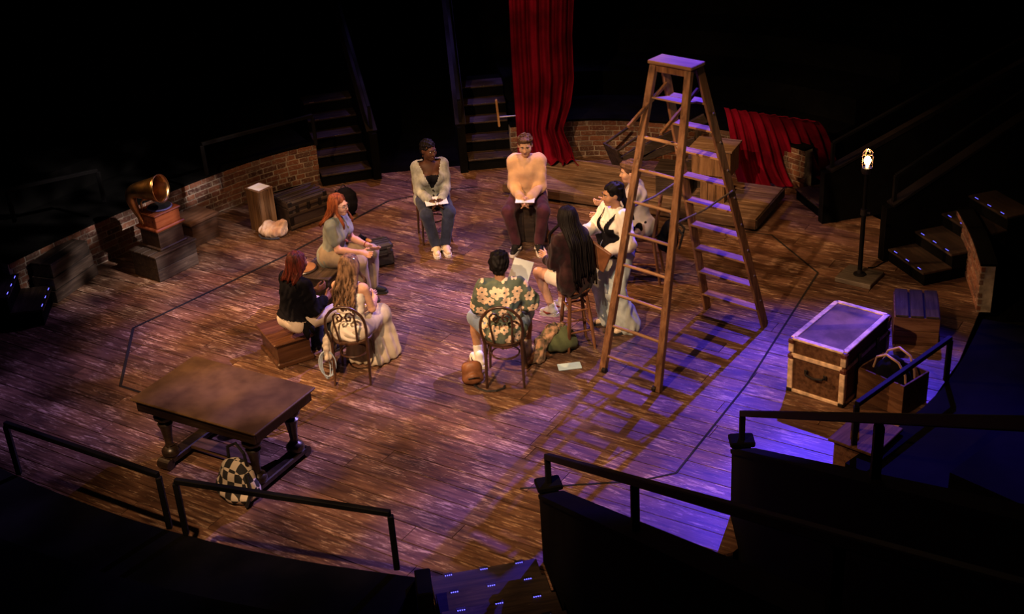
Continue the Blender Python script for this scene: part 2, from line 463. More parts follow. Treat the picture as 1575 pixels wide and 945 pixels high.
# ------------------------------------------------------------------ aisle stairs
def stairs(label, a, b, n, rise=.17, run=.30, led=None, sides=(), z0=0.0, nl=3, mat=None, side_h=.62, up=None, group='aisle stairs around the stage'):
    """flight whose lowest riser runs from a to b; climbs away from the stage"""
    a, b = Vector((a.x, a.y, 0)), Vector((b.x, b.y, 0)); e = (b-a).normalized(); L = (b-a).length
    o = Vector((-e.y, e.x, 0))
    if up is not None:
        if o.dot(up) < 0: o = -o
    elif o.dot(C0-a) > 0: o = -o
    rz = math.atan2(o.y, o.x)-math.pi/2        # local +Y climbs
    root = empty('aisle_stairs', (a+b)/2, rz, label, 'stairs', group)
    for k in range(n):
        z = z0+rise*(k+1)
        MB().box((0, run*k+.006+run*1.0, z/2-.013), (L, run*2, z-.026)).build('riser', M_BLACK if mat is None else mat, root)
        MB().box((0, run*k+run/2, z-.013), (L+.004, run+.03, .026), None, .004).build('tread', mat or M_DKBR, root)
        for j in range(nl):
            x = -L/2+L*(j+.5)/nl
            MB().box((x, run*k-.008, z+.001), (.07, .03, .006)).build('nosing_plate', M_LEDW, root)
            if led: 
                mbl = MB()
                for q in range(4): mbl.box((x-.024+.016*q, run*k+.010, z+.003), (.008, .008, .004))
                mbl.build('step_light', M_LEDB, root)
    for s in sides:
        x = s*(L/2+.07); top = side_h+.05
        W = n*run+1.6; sl = rise/run
        poly = [(-.06, 0), (W, 0), (W, top+W*sl), (.10, top), (-.06, top)]
        mbs = MB(); vs = [Vector((x-.055, y_, z_)) for y_, z_ in poly]+[Vector((x+.055, y_, z_)) for y_, z_ in poly]; k = len(poly)
        mbs.add(vs, [tuple(range(k)), tuple(range(2*k-1, k-1, -1))]+[(i, i+k, (i+1) % k+k, (i+1) % k) for i in range(k)])
        mbs.build('side_wall', M_BLACK, root)
        MB().beam((x, .02, top+.015), (x, W, top+.015+W*sl), .15, .03).build('wall_cap', plain('dark_cap_wood', (.007, .005, .005), .7, 0, .3, 8, .15), root)  # cap wood is nearly black, darker than the treads
        MB().beam((x, .06, top), (x, .06, top+.36), .04, .04).beam((x, .06, top+.36), (x, W, top+.36+(W-.06)*sl), .045, .03).build('handrail', M_BLACKM, root)
    return root
stairs('dark wooden aisle stairs beside the left end of the brick wall, behind the dark trunk', G(497, 287), G(573, 275), 5, sides=(1,))
stairs('dark wooden aisle stairs left of the hanging red curtain', G(722, 263), G(790, 257), 5, sides=(-1,))
stairs('black stairs just right of the heaped red drape, behind the lamp', G(1224, 306), G(1264, 338), 4, .15, .38, sides=(1,))
stairs('black stairs with blue step lights right of the caged lamp', G(1366, 402), G(1420, 440), 4, .16, .34, led=True, sides=(-1,))
stairs('dark steps with blue lights at the far left edge of the stage', G(70, 500), G(84, 462), 2, .20, .34, led=True)
UPC = Vector((.1, -1, 0))
stairs('dark stairs with blue step lights at the bottom edge between black walls', G(664, 908), G(826, 879), 4, .12, .36, led=True, up=UPC, nl=3)

# ------------------------------------------------------------------ black foreground walls with handrails
def aisle_wall(name, label, top_px, h, tdir, slope, rail_h, length, posts):
    p0 = G(*top_px, h); p0.z = 0; t = Vector(tdir).normalized(); rz = math.atan2(t.y, t.x)-math.pi/2
    wroot = empty(name, p0, rz, kind='structure')
    poly = [(0, -.12), (length, -.12), (length, h+.0+(length-.12)*slope), (.14, h), (0, h+.06)]; k = len(poly)
    vs = [Vector((-.07, y_, z_)) for y_, z_ in poly]+[Vector((.07, y_, z_)) for y_, z_ in poly]
    MB().add(vs, [tuple(range(k)), tuple(range(2*k-1, k-1, -1))]+[(i, i+k, (i+1) % k+k, (i+1) % k) for i in range(k)]).build('wall_body', M_BLACK, wroot)
    MB().beam((0, .12, h+.012), (0, length, h+.012+(length-.12)*slope), .20, .035).box((0, .05, h+.065), (.2, .16, .05), None, .01).build('wall_cap', M_BLACK, wroot)
    rr = empty('handrail', p0, rz, label, 'handrail', 'black handrails on the foreground walls')
    MB().beam((0, .06, h+rail_h), (0, length, h+rail_h+(length-.06)*slope), .05, .05, bev=.006).build('top_rail', M_BLACKM, rr)
    for y_ in posts:
        zb = h+max(0, y_-.12)*slope
        MB().beam((0, y_, zb+.03), (0, y_, zb+rail_h), .045, .045, bev=.005).build('post', M_BLACKM, rr)
aisle_wall('wall_front_aisle', 'black handrail on the nearest wall at bottom centre right', (842, 750), .72, (math.sin(R(10)), -math.cos(R(10)), 0), .58, .33, 7.4, (.06, 2.5, 5.0))
aisle_wall('wall_front_aisle_far', 'black handrail on the wall in front of the cream-edged trunk', (1139, 683), .72, (math.sin(R(-2)), -math.cos(R(-2)), 0), .62, .33, 7.4, (.06, 3.85, 5.6))
# square tube guard rails on the low front wall
def guard(label, pts, z0, zt, legs, group='square tube guard rails around the stage'):
    base = G(*pts[0], z0); rr = empty('guard_rail', base, 0, label, 'guard rail', group)
    P = [G(*p, zt)-base for p in pts]
    if legs: P = [Vector((p.x, p.y, zt-z0)) for p in P]
    mb = MB()
    for a, b in zip(P, P[1:]): mb.beam(a, b, .045, .045, bev=.004)
    mb.build('top_rail', M_BLACKM, rr)
    for q in (P[0], P[-1]):
        MB().beam((q.x, q.y, 0), (q.x, q.y, zt-z0-.02), .045, .045, bev=.004).build('post', M_BLACKM, rr)
    return rr
guard('black square tube guard rail at the bottom left, left of the old table', [(8, 652), (243, 731)], .45, .97, True)
guard('black square tube guard rail crossing in front of the checkered bag', [(269, 740), (600, 790)], .45, .97, True)
guard('black square tube guard rail beside the basket at the right', [(1318, 622), (1462, 520)], .35, .80, True)
end = G(652, 884, .52); MB().box((end.x, end.y-.10, .27), (.12, .30, .54), .1, .01).build('trim_4', M_BLACK)['kind'] = 'structure'
for lab, pts in (('thin black guard rail above the left brick wall, far left', [(10, 292), (150, 262)]), ('thin black guard rail above the brick wall near the dark trunk', [(310, 222), (480, 178)])):
    guard(lab, pts, HW+.3, 1.25, True)
# ------------------------------------------------------------------ prop materials
W_CRATE = wood('aged_crate_wood', (.030, .016, .010), (.105, .055, .030), (.34, .22, .13), 0, .65, .6)
W_CRATED = wood('dark_crate_wood', (.012, .008, .007), (.040, .026, .019), (.15, .11, .085), 0, .65, .6)
W_CRATEV = wood('aged_upright_boards', (.05, .026, .012), (.19, .105, .050), (.36, .23, .12), 2, .6, .45)
W_TABLE = wood('dark_oak_table', (.006, .004, .003), (.020, .012, .008), (.08, .05, .035), 0, .35, .3, 1, .6)
W_TTOP = plain('worn_table_top', (.085, .048, .026), .34, 0, .2, 3.2, .5, .12, 30, 0, (.15, .088, .042))
W_LADD = wood('old_ladder_wood', (.06, .026, .012), (.19, .088, .040), (.42, .27, .16), 2, .55, .6)
W_LADH = wood('old_ladder_rung_wood', (.10, .050, .024), (.26, .14, .070), (.46, .32, .20), 0, .55, .6)
W_CHAIR = wood('bentwood_brown', (.018, .007, .004), (.060, .026, .014), (.16, .08, .045), 2, .32, .3, 1, .6)
W_STOOL = wood('stool_wood', (.06, .022, .010), (.15, .062, .028), (.34, .18, .10), 2, .45, .4)
W_PLAT = wood('grey_platform_boards', (.055, .032, .020), (.17, .105, .065), (.42, .32, .24), 0, .6, .8)
W_PHONO = wood('polished_cherry', (.06, .014, .006), (.19, .050, .018), (.32, .12, .05), 0, .25, .2, 1, .6)
W_BOXS = wood('stained_box_seat', (.020, .008, .004), (.075, .030, .014), (.20, .10, .055), 0, .35, .35, 1, .6)
M_BRASS = plain('aged_brass', (.48, .28, .11), .30, 1, .35, 9, bmp=.05)
M_STEEL = plain('dull_steel', (.28, .26, .25), .4, 1, .3)
M_IRON = plain('blackened_iron', (.020, .018, .018), .5, .6, .3)
M_TRIM = plain('cream_canvas_trim', (.62, .46, .31), .6, 0, .35, 14)
M_RUST = plain('red_brown_leather', (.10, .030, .018), .5, 0, .3)
M_PAPER = plain('white_paper', (.78, .78, .80), .7, 0, .06)
M_PAPERB = plain('pale_blue_paper', (.42, .60, .74), .6, 0, .08)
M_RED = plain('crimson_velvet', (.125, .0015, .012), .85, 0, .35, 3, spec=.05)
M_GLASS = None

def pbox(name, mb_args, mat, parent): return MB().box(*mb_args).build(name, mat, parent)
def plank_box(name, label, cat, c, rz, L, Wd, H, mat, rows=2, cols=0, lid=.022, over=.015, taper=1.0, group=None, top_n=1, posts=False, vertical=False):
    """box of boards: dark core, separate side boards, lid boards"""
    root = empty(name, c, rz, label, cat, group)
    hb = H-lid
    MB().box((0, 0, hb/2), (L-.03, Wd-.03, hb-.004), None, 0, taper).build('core', M_SEAM, root)
    def shrink(z): return 1+(taper-1)*z/hb
    if not vertical:
        bh = hb/rows
        for r in range(rows):
            z = bh*(r+.5); k = shrink(z)
            for s in (-1, 1):
                MB().box((0, s*(Wd/2-.009)*k, z), (L*k, .018, bh-.006), None, .003).build('board', mat, root)
                MB().box((s*(L/2-.009)*k, 0, z), (.018, Wd*k-.036, bh-.006), None, .003).build('board', mat, root)
    else:
        for s in (-1, 1):
            for i in range(cols):
                bw = L/cols; MB().box((-L/2+bw*(i+.5), s*(Wd/2-.009), hb/2), (bw-.004, .018, hb), None, .003).build('board', mat, root)
            nw = max(1, round(cols*Wd/L))
            for i in range(nw):
                bw = (Wd-.036)/nw; MB().box((s*(L/2-.009), -Wd/2+.018+bw*(i+.5), hb/2), (.018, bw-.004, hb), None, .003).build('board', mat, root)
    k = shrink(hb); tw = (Wd*k+2*over)/top_n
    for i in range(top_n):
        MB().box((0, -(Wd*k)/2-over+tw*(i+.5), H-lid/2), (L*k+2*over, tw-(.012 if top_n > 1 else 0), lid), None, .004).build('lid_board', mat, root)
    return root

# ------------------------------------------------------------------ low platform at the back
pa, pb, pc = G(775, 281, .17), G(1150, 336, .17), G(1195, 292, .17)
e = (pb-pa).normalized(); pn = Vector((-e.y, e.x, 0)); Lp = (pb-pa).length+.1; Wp = (pc-pb).dot(pn)+.1
plat = empty('stage_platform', pa, math.atan2(e.y, e.x), 'low raised platform of weathered grey boards behind the seated circle', 'platform'); plat.location.z = 0
npl = 9
MB().box((Lp/2, Wp/2+.02, .07), (Lp-.08, Wp-.08, .06)).build('underframe', M_SEAM, plat)
for i in range(npl):
    wv = Wp/npl
    MB().box((Lp/2, wv*(i+.5), .157), (Lp, wv-.006, .026), None, .003).build('deck_board', W_PLAT, plat)
MB().box((Lp/2, -.012, .10), (Lp+.02, .028, .115), None, .004).build('front_fascia', W_CRATE, plat)
MB().box((Lp+.008, Wp/2, .10), (.028, Wp, .115), None, .004).build('side_fascia', W_CRATED, plat)
for x in (.3, Lp*.35, Lp*.68, Lp-.25):
    for y_ in (.2, Wp-.2): MB().box((x, y_, .02), (.09, .09, .04)).build('foot', M_SEAM, plat)

# ------------------------------------------------------------------ curtains
def drape(name, label, fn, nu, nv, mat, group=None):
    o = MB().grid(fn, nu, nv).build(name, mat); shade(o.data); solid(o, .008)
    return tag(o, label, 'curtain', group)
cb = G(845, 250, .17); cl = G(797, 246, .17); crr = G(893, 258, .17)
def hang(u, v):
    z = 5.2*(1-v)                      # v 0 top, 1 bottom
    xl = cl.x+.005*math.sin(3*z)
    for (z0, x0), (z1, x1) in zip(HE, HE[1:]):
        if z0 <= z <= z1: xr = x0+(x1-x0)*(z-z0)/(z1-z0)
    x = xl+(xr-xl)*u
    f = u*4.6*2*math.pi
    y_ = cb.y+.15+(.05+.025*u)*math.sin(f+.25*math.sin(1.3*z)+.5*u*math.sin(2.6*z))+.022*math.sin(2.3*f+.5*z+1)
    if z < .55:                         # pools on the boards
        k = (.55-z)/.55; y_ -= .36*k*k*(.35+.65*u); x += .04*k*math.sin(f*.7)+.05*k*u
        z = .185+max(0, z-.18)*.95+.05*k*abs(math.sin(f*1.1))
    return Vector((x, y_, max(z, .185)))
HE = [(0, .95), (.35, .93), (.62, .86), (.95, .98), (1.3, 1.04), (1.9, 1.04), (2.6, 1.10), (5.3, 1.16)]
drape('hanging_curtain', 'tall crimson curtain hanging to the platform behind the man in tan', hang, 110, 90, M_RED, 'crimson stage drapes')
# the second cloth is thrown over the low tier behind the platform
ta, tb = G(1113, 166, 1.02), G(1254, 187, 1.02)
fa, fb = G(1128, 292, .0), G(1286, 268, .0)
def heap(u, v):
    top = ta.lerp(tb, u); bot = fa.lerp(fb, u)
    f = u*9*2*math.pi+1.5*math.sin(3*u)
    w_ = v**.8
    p = top.lerp(bot, w_); z = 1.02*(1-v**1.25)
    slant = .16*v*math.sin(2*u+.6)
    am = .02+.05*v
    fold = math.sin(f+4*v*(u-.3))+.5*math.sin(1.7*f+2)
    off = (ta-fa); off.z = 0; off.normalize()
    p = Vector((p.x, p.y, 0))-off*am*fold*.9+Vector((slant*.5, 0, 0))
    if v > .72:
        k = (v-.72)/.28; p += -off*(.18*k+.08*k*math.sin(f*.6)); z = max(.02, z*(1-k*.5)+.05*k*abs(math.sin(f*.8+3*v)))
    return Vector((p.x, p.y, max(z+.012*fold*(1-v), .015+.03*max(0, fold)*v)))
drape('draped_curtain', 'crimson cloth thrown over the dark tier and spilling onto the floor', heap, 120, 60, M_RED, 'crimson stage drapes')
def spill(u, v):
    a, b = G(1020, 268, .17), G(1075, 277, .17)
    c = a.lerp(b, u); d = Vector((.12, .3, 0))*v
    return Vector((c.x+d.x, c.y+d.y-.05+.05*math.sin(9*u), .185+.05*math.sin(math.pi*v)*(1.2+math.sin(14*u+5*v))+.012))
so = MB().grid(spill, 40, 16).build('cloth_heap', M_RED); shade(so.data); solid(so, .006)
tag(so, 'small crumpled crimson cloth lying on the platform beside the pedestal box', 'cloth')

# ------------------------------------------------------------------ things on the platform
c, rz, L, Wd, H = boxpx((1065, 231), (1118, 241), (1137, 232), (1118, 312), .95)
lp = G(1100, 312, .17)
root = empty('pedestal_box', (lp.x+.02, lp.y+.15, .17), R(-27), 'wooden pedestal box with overhanging plank top standing on the platform', 'pedestal')
MB().box((0, 0, .19), (.30, .26, .38)).build('core', M_SEAM, root)
for i in range(3):
    MB().box((-.10+.1*i, -.135, .19), (.096, .016, .38), None, .003).build('board', W_CRATEV, root)
    MB().box((.155, -.09+.09*i, .19), (.016, .085, .38), None, .003).build('board', W_CRATEV, root)
MB().box((0, 0, .54), (.50, .38, .34), None, .008).build('upper_box', W_CRATEV, root)
MB().box((0, 0, .722), (.56, .44, .028), None, .005).build('top_board', W_PLAT, root)
lc = G(1056, 252, .17)
for i, (dx, dy, s, lab) in enumerate(((-.44, .42, .36, 'dark slatted crate behind the pedestal box on the platform'), (.0, .62, .40, 'dark slatted crate at the back of the platform, tallest of two'))):
    plank_box('slatted_crate', lab, 'crate', (lp.x+dx, lp.y+dy+.05, .17), R(-20+8*i), .44, .34, s, W_CRATED, rows=3, group='crates on the platform')
# broken dark furniture: crossed timbers and an overturned chair
bp = G(1003, 262, .17)
root = empty('crossed_timbers', (bp.x, bp.y+.25, .17), R(-12), 'two dark rough timbers crossed in a heap at the back of the platform', 'timber')
MB().beam((-.35, 0, .05), (.75, .12, .62), .06, .13, bev=.006).build('beam', W_CRATED, root)
MB().beam((-.10, .10, .045), (.62, .0, .34), .05, .10, bev=.006).build('beam', W_CRATED, root)
MB().beam((.62, .05, .0), (.66, .08, .55), .06, .08, bev=.006).build('beam', W_CRATED, root)
tp = G(948, 250, .17)
root = empty('overturned_chair', (tp.x+.08, tp.y+.12, .17), R(25), 'dark wooden chair tipped over against the back brick wall', 'chair')
TM = Matrix.Rotation(R(-112), 4, 'Y')
def tb_(a, b, w1, w2): return MB().beam(TM @ Vector(a), TM @ Vector(b), w1, w2, bev=.003)
zo = .16
for nm, a, b, w1, w2 in (('seat', (-.19, 0, .43), (.19, 0, .43), .38, .025), ('backrest', (-.18, -.19, .82), (-.18, .19, .82), .02, .1), ('leg', (.17, .17, .02), (.17, .17, .42), .03, .03), ('leg', (.17, -.17, .02), (.17, -.17, .42), .03, .03), ('leg', (-.17, .17, .02), (-.19, .18, .88), .03, .03), ('leg', (-.17, -.17, .02), (-.19, -.18, .88), .03, .03)):
    o = tb_(a, b, w1, w2).build(nm, W_CRATED, root); o.location = (.3, 0, .205)
# plank and pole leaning on the centre stairs
q = G(768, 195, .85)
root = empty('wooden_oar', (q.x, q.y+.35, .0), 0, 'pale wooden board with a long handle propped on the stairs left of the curtain', 'board')
MB().beam((0, .3, .62), (-.02, .3, 1.02), .05, .03, bev=.008).build('blade', wood('pale_pine', (.22, .11, .04), (.42, .24, .10), (.6, .4, .2), 2), root)
MB().tube([(.0, .3, .76), (.35, .32, .76)], .012, 8).build('handle', M_STEEL, root)

# ------------------------------------------------------------------ gramophone corner
c, rz, L, Wd, H = boxpx((196.6, 385.2), (238.8, 396), (303.4, 368.6), (246.6, 435.2))
gb = plank_box('plank_chest', 'low dark plank chest carrying the gramophone', 'chest', c, rz, L, Wd, H, W_CRATED, rows=2, top_n=4, over=.02)
H0 = H
f1 = G(252.5, 383, H0); fr1 = G(296, 368, H0)
gc = c.copy()
M_STK = wood('dark_stacked_box', (.012, .008, .007), (.045, .026, .018), (.13, .085, .06), 0, .5, .3)
gr1 = empty('wooden_stand', (gc.x, gc.y, H0), rz, 'small dark wooden stand between the gramophone and the plank chest', 'stand')
MB().box((.04, .02, .016), (.43, .40, .032), None, .01).build('base_moulding', M_STK, gr1)
MB().box((.04, .02, .125), (.37, .34, .19), None, .004).build('body', M_STK, gr1)
MB().box((.04, .02, .232), (.40, .37, .024), None, .006).build('top_moulding', M_STK, gr1)
gz = H0+.244
gr = empty('gramophone', (gc.x, gc.y, gz), rz, 'antique gramophone with curved brass horn and cherry wood case', 'gramophone')
MB().box((.04, .02, .018), (.44, .41, .036), None, .010).build('plinth', W_PHONO, gr)
case = MB().box((.04, .02, .115), (.37, .34, .16), None, .006).build('case', W_PHONO, gr)
MB().box((.04, .02, .203), (.41, .38, .022), None, .008).build('lid', W_PHONO, gr)
MB().lathe([(.005, 0), (.15, 0), (.155, .008), (.15, .016), (.005, .016)], (.06, .0, .222), 28).build('turntable', plain('blue_felt', (.05, .045, .16), .8), gr, True)
MB().lathe([(.004, 0), (.14, 0), (.142, .003), (.02, .004), (.004, .004)], (.06, .0, .239), 28).build('record', plain('shellac', (.012, .012, .014), .25), gr, True)
MB().tube([(.23, .02, .11), (.30, .02, .11), (.31, .02, .11), (.31, .02, .06), (.36, .02, .06)], .009, 8).build('crank', M_IRON, gr)
horn = []
import itertools
hp = [(-.13, .10, .03), (-.15, .12, .14), (-.18, .16, .27), (-.195, .175, .38), (-.19, .155, .46), (-.165, .085, .505), (-.14, -.02, .525), (-.10, -.14, .54), (-.06, -.26, .56)]
hr = [.018, .030, .046, .060, .072, .086, .106, .130, .165]
for i in range(len(hp)-1):
    for k in range(3):
        t = k/3; horn.append((Vector(hp[i]).lerp(Vector(hp[i+1]), t), hr[i]*(1-t)+hr[i+1]*t))
horn.append((Vector(hp[-1]), hr[-1]))
def sm(pts):
    return [pts[0]]+[((pts[i-1][0]+pts[i][0]*2+pts[i+1][0])/4, pts[i][1]) for i in range(1, len(pts)-1)]+[pts[-1]]
horn = sm(sm(horn))
mbh = MB(); pts = [p for p, _ in horn]; rad = [r for _, r in horn]; n = 28
mbh.tube(pts, rad, n)
mbh.f = [f for f in mbh.f if len(f) == 4]       # open bell
ho = mbh.build('horn', M_BRASS, gr); shade(ho.data); solid(ho, .006)
d = (pts[-1]-pts[-2]).normalized(); hu = d.orthogonal().normalized(); hv = d.cross(hu)
MB().tube([pts[-1]+(hu*math.cos(a_)+hv*math.sin(a_))*.166 for a_ in [2*math.pi*k/28 for k in range(28)]], .007, 6, True).build('horn_rim', M_BRASS, ho, True)
MB().tube([(-.14, .11, .05), (-.08, .06, .07)], .022, 10).build('horn_bracket', M_STEEL, gr)
MB().tube([(-.12, .10, .22), (-.12, .10, .33), (-.10, .08, .36), (.02, .02, .345)], .014, 8).build('tone_arm', M_BRASS, gr)
MB().lathe([(.01, -.012), (.035, -.012), (.035, .012), (.01, .012)], (.03, .015, .335), 16, Matrix.Rotation(R(90), 4, 'X')).build('sound_box', M_STEEL, gr)
c, rz, L, Wd, H = boxpx((272, 335), (291, 342), (324, 325), (291, 361), .34)
plank_box('lidded_bench_box', 'low brown lidded box against the brick wall, right of the gramophone', 'box', c, rz, max(L, .42), .36, .34, wood('bench_brown', (.02, .010, .007), (.07, .034, .02), (.16, .09, .06)), rows=1, top_n=1, over=.03, lid=.035)
bl = G(112, 452); br = G(150, 424)
root = plank_box('sloped_bench', 'dark plank bench with sloping front at the far left brick wall', 'bench', G(104, 442), yaw_to(G(92, 402, .5), G(140, 370, .5))+math.pi/2, .82, .34, .48, W_CRATED, rows=3, top_n=2, taper=.82)

# ------------------------------------------------------------------ upright crate, dark trunk, cloth bag (left back)
c, rz, L, Wd, H = boxpx((375, 290), (396, 296), (420, 287), (401, 361))
uc = plank_box('upright_crate', 'tall brown plank crate standing on end beside the dark trunk', 'crate', c, rz, L, max(Wd, .26), H, W_CRATEV, cols=3, vertical=True, over=.004, lid=.02)
ps = MB().box((0, 0, .002), (L*.8, max(Wd, .26)*.8, .004)).build('paper_sheet', M_PAPER); ps.location = (c.x, c.y, H+.0005); ps.rotation_euler = (0, 0, rz+.08)
tag(ps, 'white paper sheet lying on top of the tall plank crate', 'paper')
c, rz, L, Wd, H = boxpx((421, 300), (441, 312), (496, 291), (448, 355))
W_TRK = wood('black_brown_trunk', (.010, .008, .009), (.030, .022, .022), (.10, .08, .08), 0, .45, .4)
dt = empty('steamer_trunk', c, rz, 'dark slatted steamer trunk with blue-lit lid against the brick wall', 'trunk')
Wd = max(Wd, .42)
MB().box((0, 0, H*.36), (L, Wd, H*.72), None, .008).build('body', W_TRK, dt)
MB().box((0, 0, H*.86), (L+.01, Wd+.01, H*.27), None, .02).build('lid', W_TRK, dt)
for i in range(4): MB().box((0, -Wd/2+Wd*(i+.5)/4, H+.004), (L+.02, .035, .016), None, .004).build('lid_slat', W_TRK, dt)
for zz in (.12, .55, .78): MB().box((0, -Wd/2-.008, H*zz), (L+.02, .018, .045), None, .004).build('side_slat', W_CRATED, dt)
for x in (-.3, 0, .3): MB().box((x*L, -Wd/2-.016, H*.72), (.05, .012, .10), None, .003).build('latch', M_IRON, dt)
for sx in (-1, 1): MB().box((sx*(L/2-.02), -Wd/2-.004, H*.5), (.055, .02, H), None, .004).build('corner_iron', M_IRON, dt)

# ------------------------------------------------------------------ bentwood chairs, stools
def bentwood(label, c, rz, sc=1.0, group='brown bentwood chairs'):
    root = empty('bentwood_chair', c, rz, label, 'chair', group); root.scale = (sc,)*3
    MB().lathe([(.01, -.012), (.19, -.012), (.205, -.004), (.205, .014), (.195, .020), (.17, .013), (.01, .010)], (0, .0, .445), 28).build('seat', W_CHAIR, root, True)
    hoop = []
    for i in range(25):
        a = math.pi*i/24; x = .19*math.cos(a); z = .62+.275*math.sin(a)**.75
        hoop.append((x*(1.04 if z < .8 else 1), -.17-.10*(z-.45)/.45, z))
    path = [(.175, -.14, .44)]+hoop+[(-.175, -.14, .44)]
    br_ = MB().tube(path, .0145, 8).build('back_hoop', W_CHAIR, root, True)
    for s in (-1, 1):
        pts = [(.085*s, -.17, .455), (.095*s, -.20, .58), (.105*s, -.235, .70), (.10*s, -.25, .79), (.07*s, -.258, .825), (.035*s, -.255, .815), (.015*s, -.25, .775), (.03*s, -.245, .735), (.06*s, -.243, .735), (.068*s, -.245, .765), (.05*s, -.247, .78)]
        MB().tube(pts, .0105, 8).build('back_scroll', W_CHAIR, root, True)
        MB().tube([(.15*s, .13, .44), (.165*s, .155, .22), (.18*s, .18, .0)], [.017, .016, .012], 8).build('leg', W_CHAIR, root, True)
        MB().tube([(.175*s, -.14, .45), (.175*s, -.17, .22), (.18*s, -.22, .0)], [.016, .016, .012], 8).build('leg', W_CHAIR, root, True)
        MB().tube([(.16*s, .14, .30), (.15*s, .07, .40), (.12*s, .0, .433), (.15*s, -.07, .40), (.172*s, -.15, .30)], .008, 6).build('brace', W_CHAIR, root, True)
    MB().tube([(.135*math.cos(a), .135*math.sin(a), .27) for a in [2*math.pi*i/20 for i in range(20)]], .009, 6, True).build('ring_stretcher', W_CHAIR, root, True)
    return root
def stool(name, label, c, rz, H, group=None, back=False):
    root = empty(name, c, rz, label, 'stool', group)
    MB().lathe([(.01, -.03), (.15, -.03), (.165, -.022), (.168, -.004), (.155, .0), (.01, -.004)], (0, 0, H), 24).build('seat', W_STOOL, root, True)
    for i in range(4):
        a = math.pi/4+math.pi/2*i; ca, sa = math.cos(a), math.sin(a)
        MB().tube([(.12*ca, .12*sa, H-.03), (.165*ca, .165*sa, H*.5), (.205*ca, .205*sa, 0)], [.017, .021, .015], 10).build('leg', W_STOOL, root, True)
        b = a+math.pi/2
        for zz in (.22+.03*(i % 2), .46+.03*(i % 2)):
            r = .12+(.205-.12)*(1-zz*H/.72/H) if False else .205-(.085)*(zz/H)
            MB().tube([(r*ca, r*sa, zz), (r*math.cos(b), r*math.sin(b), zz)], .011, 8).build('rung', W_STOOL, root, True)
    return root

# ------------------------------------------------------------------ ladder
f1, f2 = G(927, 572), G(1012, 603); s1, s2 = G(1088, 474), G(1176, 502)
wdir = ((f2-f1).normalized()+(s2-s1).normalized()).normalized(); ndir = Vector((-wdir.y, wdir.x, 0))
lcen = (f1+f2+s1+s2)/4
lad = empty('step_ladder', lcen, math.atan2(wdir.y, wdir.x), 'tall old wooden step ladder towering over the seated group', 'ladder')
TOPZ = 3.02; FW = (f2-f1).length/2; SW = (s2-s1).length/2; YF = ((f1+f2)/2-lcen).dot(ndir); YS = ((s1+s2)/2-lcen).dot(ndir)
XF = ((f1+f2)/2-lcen).dot(wdir); XS = ((s1+s2)/2-lcen).dot(wdir)
tcn = G(1040, 96, TOPZ)-lcen; TX, TY = tcn.dot(wdir), tcn.dot(ndir); TW = .20
def rail(cx, hw, y0, s, y1, z): 
    t = z/TOPZ; return Vector((cx*(1-t)+TX*t+s*(hw*(1-t)+TW*t), y0*(1-t)+(TY+y1)*t, z))
for s in (-1, 1):
    MB().beam(rail(XF, FW, YF, s, -.07, .0), rail(XF, FW, YF, s, -.07, TOPZ-.03), .055, .072, (1, 0, 0), .004).build('rail', W_LADD, lad)
    MB().beam(rail(XS, SW, YS, s, .07, .0), rail(XS, SW, YS, s, .07, TOPZ-.03), .108, .032, (1, 0, 0), .004).build('rail', W_LADD, lad)
    a = rail(XF, FW, YF, s, -.07, .03); MB().tube([a+Vector((-.03*s-.02, -.02, 0)), a+Vector((-.03*s+.02, -.02, 0))], .03, 12).build('caster', M_IRON, lad)
    a = rail(XF, FW, YF, s, -.07, 1.62); b = rail(XS, SW, YS, s, .07, 1.66)
    MB().tube([a+Vector((s*.03, 0, 0)), (a+b)/2+Vector((s*.03, 0, -.03)), b+Vector((s*.03, 0, 0))], .010, 6).build('spreader_bar', plain('weathered_strap', (.12, .095, .08), .7, .2), lad)
    for k in range(1, 9):
        p = rail(XS, SW, YS, s, .07, .31*k+.02)+Vector((s*.018, .01, 0))
        MB().ball(p, .012, 8).build('bolt', plain('weathered_strap', (.12, .095, .08), .7, .2), lad)
for k in range(8):
    z = .17+.307*k; a, b = rail(XF, FW, YF, -1, -.07, z), rail(XF, FW, YF, 1, -.07, z)
    MB().tube([a, a.lerp(b, .5)+Vector((0, 0, .004)), b], [.015, .018, .015], 10).build('rung', W_LADH, lad, True)
    if k in (7, 5, 2): MB().tube([b+Vector((-.07, 0, -.0)), b+Vector((-.005, 0, -.09))], .006, 6).build('rung_brace', M_STEEL, lad)
for k in range(9):
    z = .22+.30*k; a, b = rail(XS, SW, YS, -1, .07, z), rail(XS, SW, YS, 1, .07, z)
    MB().beam(a, b, .115, .022, (0, 0, 1), .003).build('step', W_LADH, lad)
    MB().tube([a+Vector((.01, 0, -.02)), b+Vector((-.01, 0, -.02))], .004, 6).build('tie_rod', M_STEEL, lad)
MB().box((TX, TY, TOPZ), (.50, .24, .035), None, .006).build('top_cap', W_LADH, lad)
MB().box((TX, TY, TOPZ-.06), (.36, .18, .07), None, .004).build('top_block', W_LADD, lad)
# fold-out bucket shelf
sh = MB().box((0, 0, 0), (.34, .26, .018), None, .003).build('bucket_shelf', W_LADH, lad); sh.location = (TX, TY-.04, TOPZ-.36); sh.rotation_euler = (R(-14), 0, 0)
for s in (-1, 1):
    MB().beam((TX+s*.18, TY+.10, TOPZ-.26), (TX+s*.19, TY-.52, TOPZ-.52), .028, .035, (0, 0, 1), .003).build('shelf_arm', W_LADD, lad)

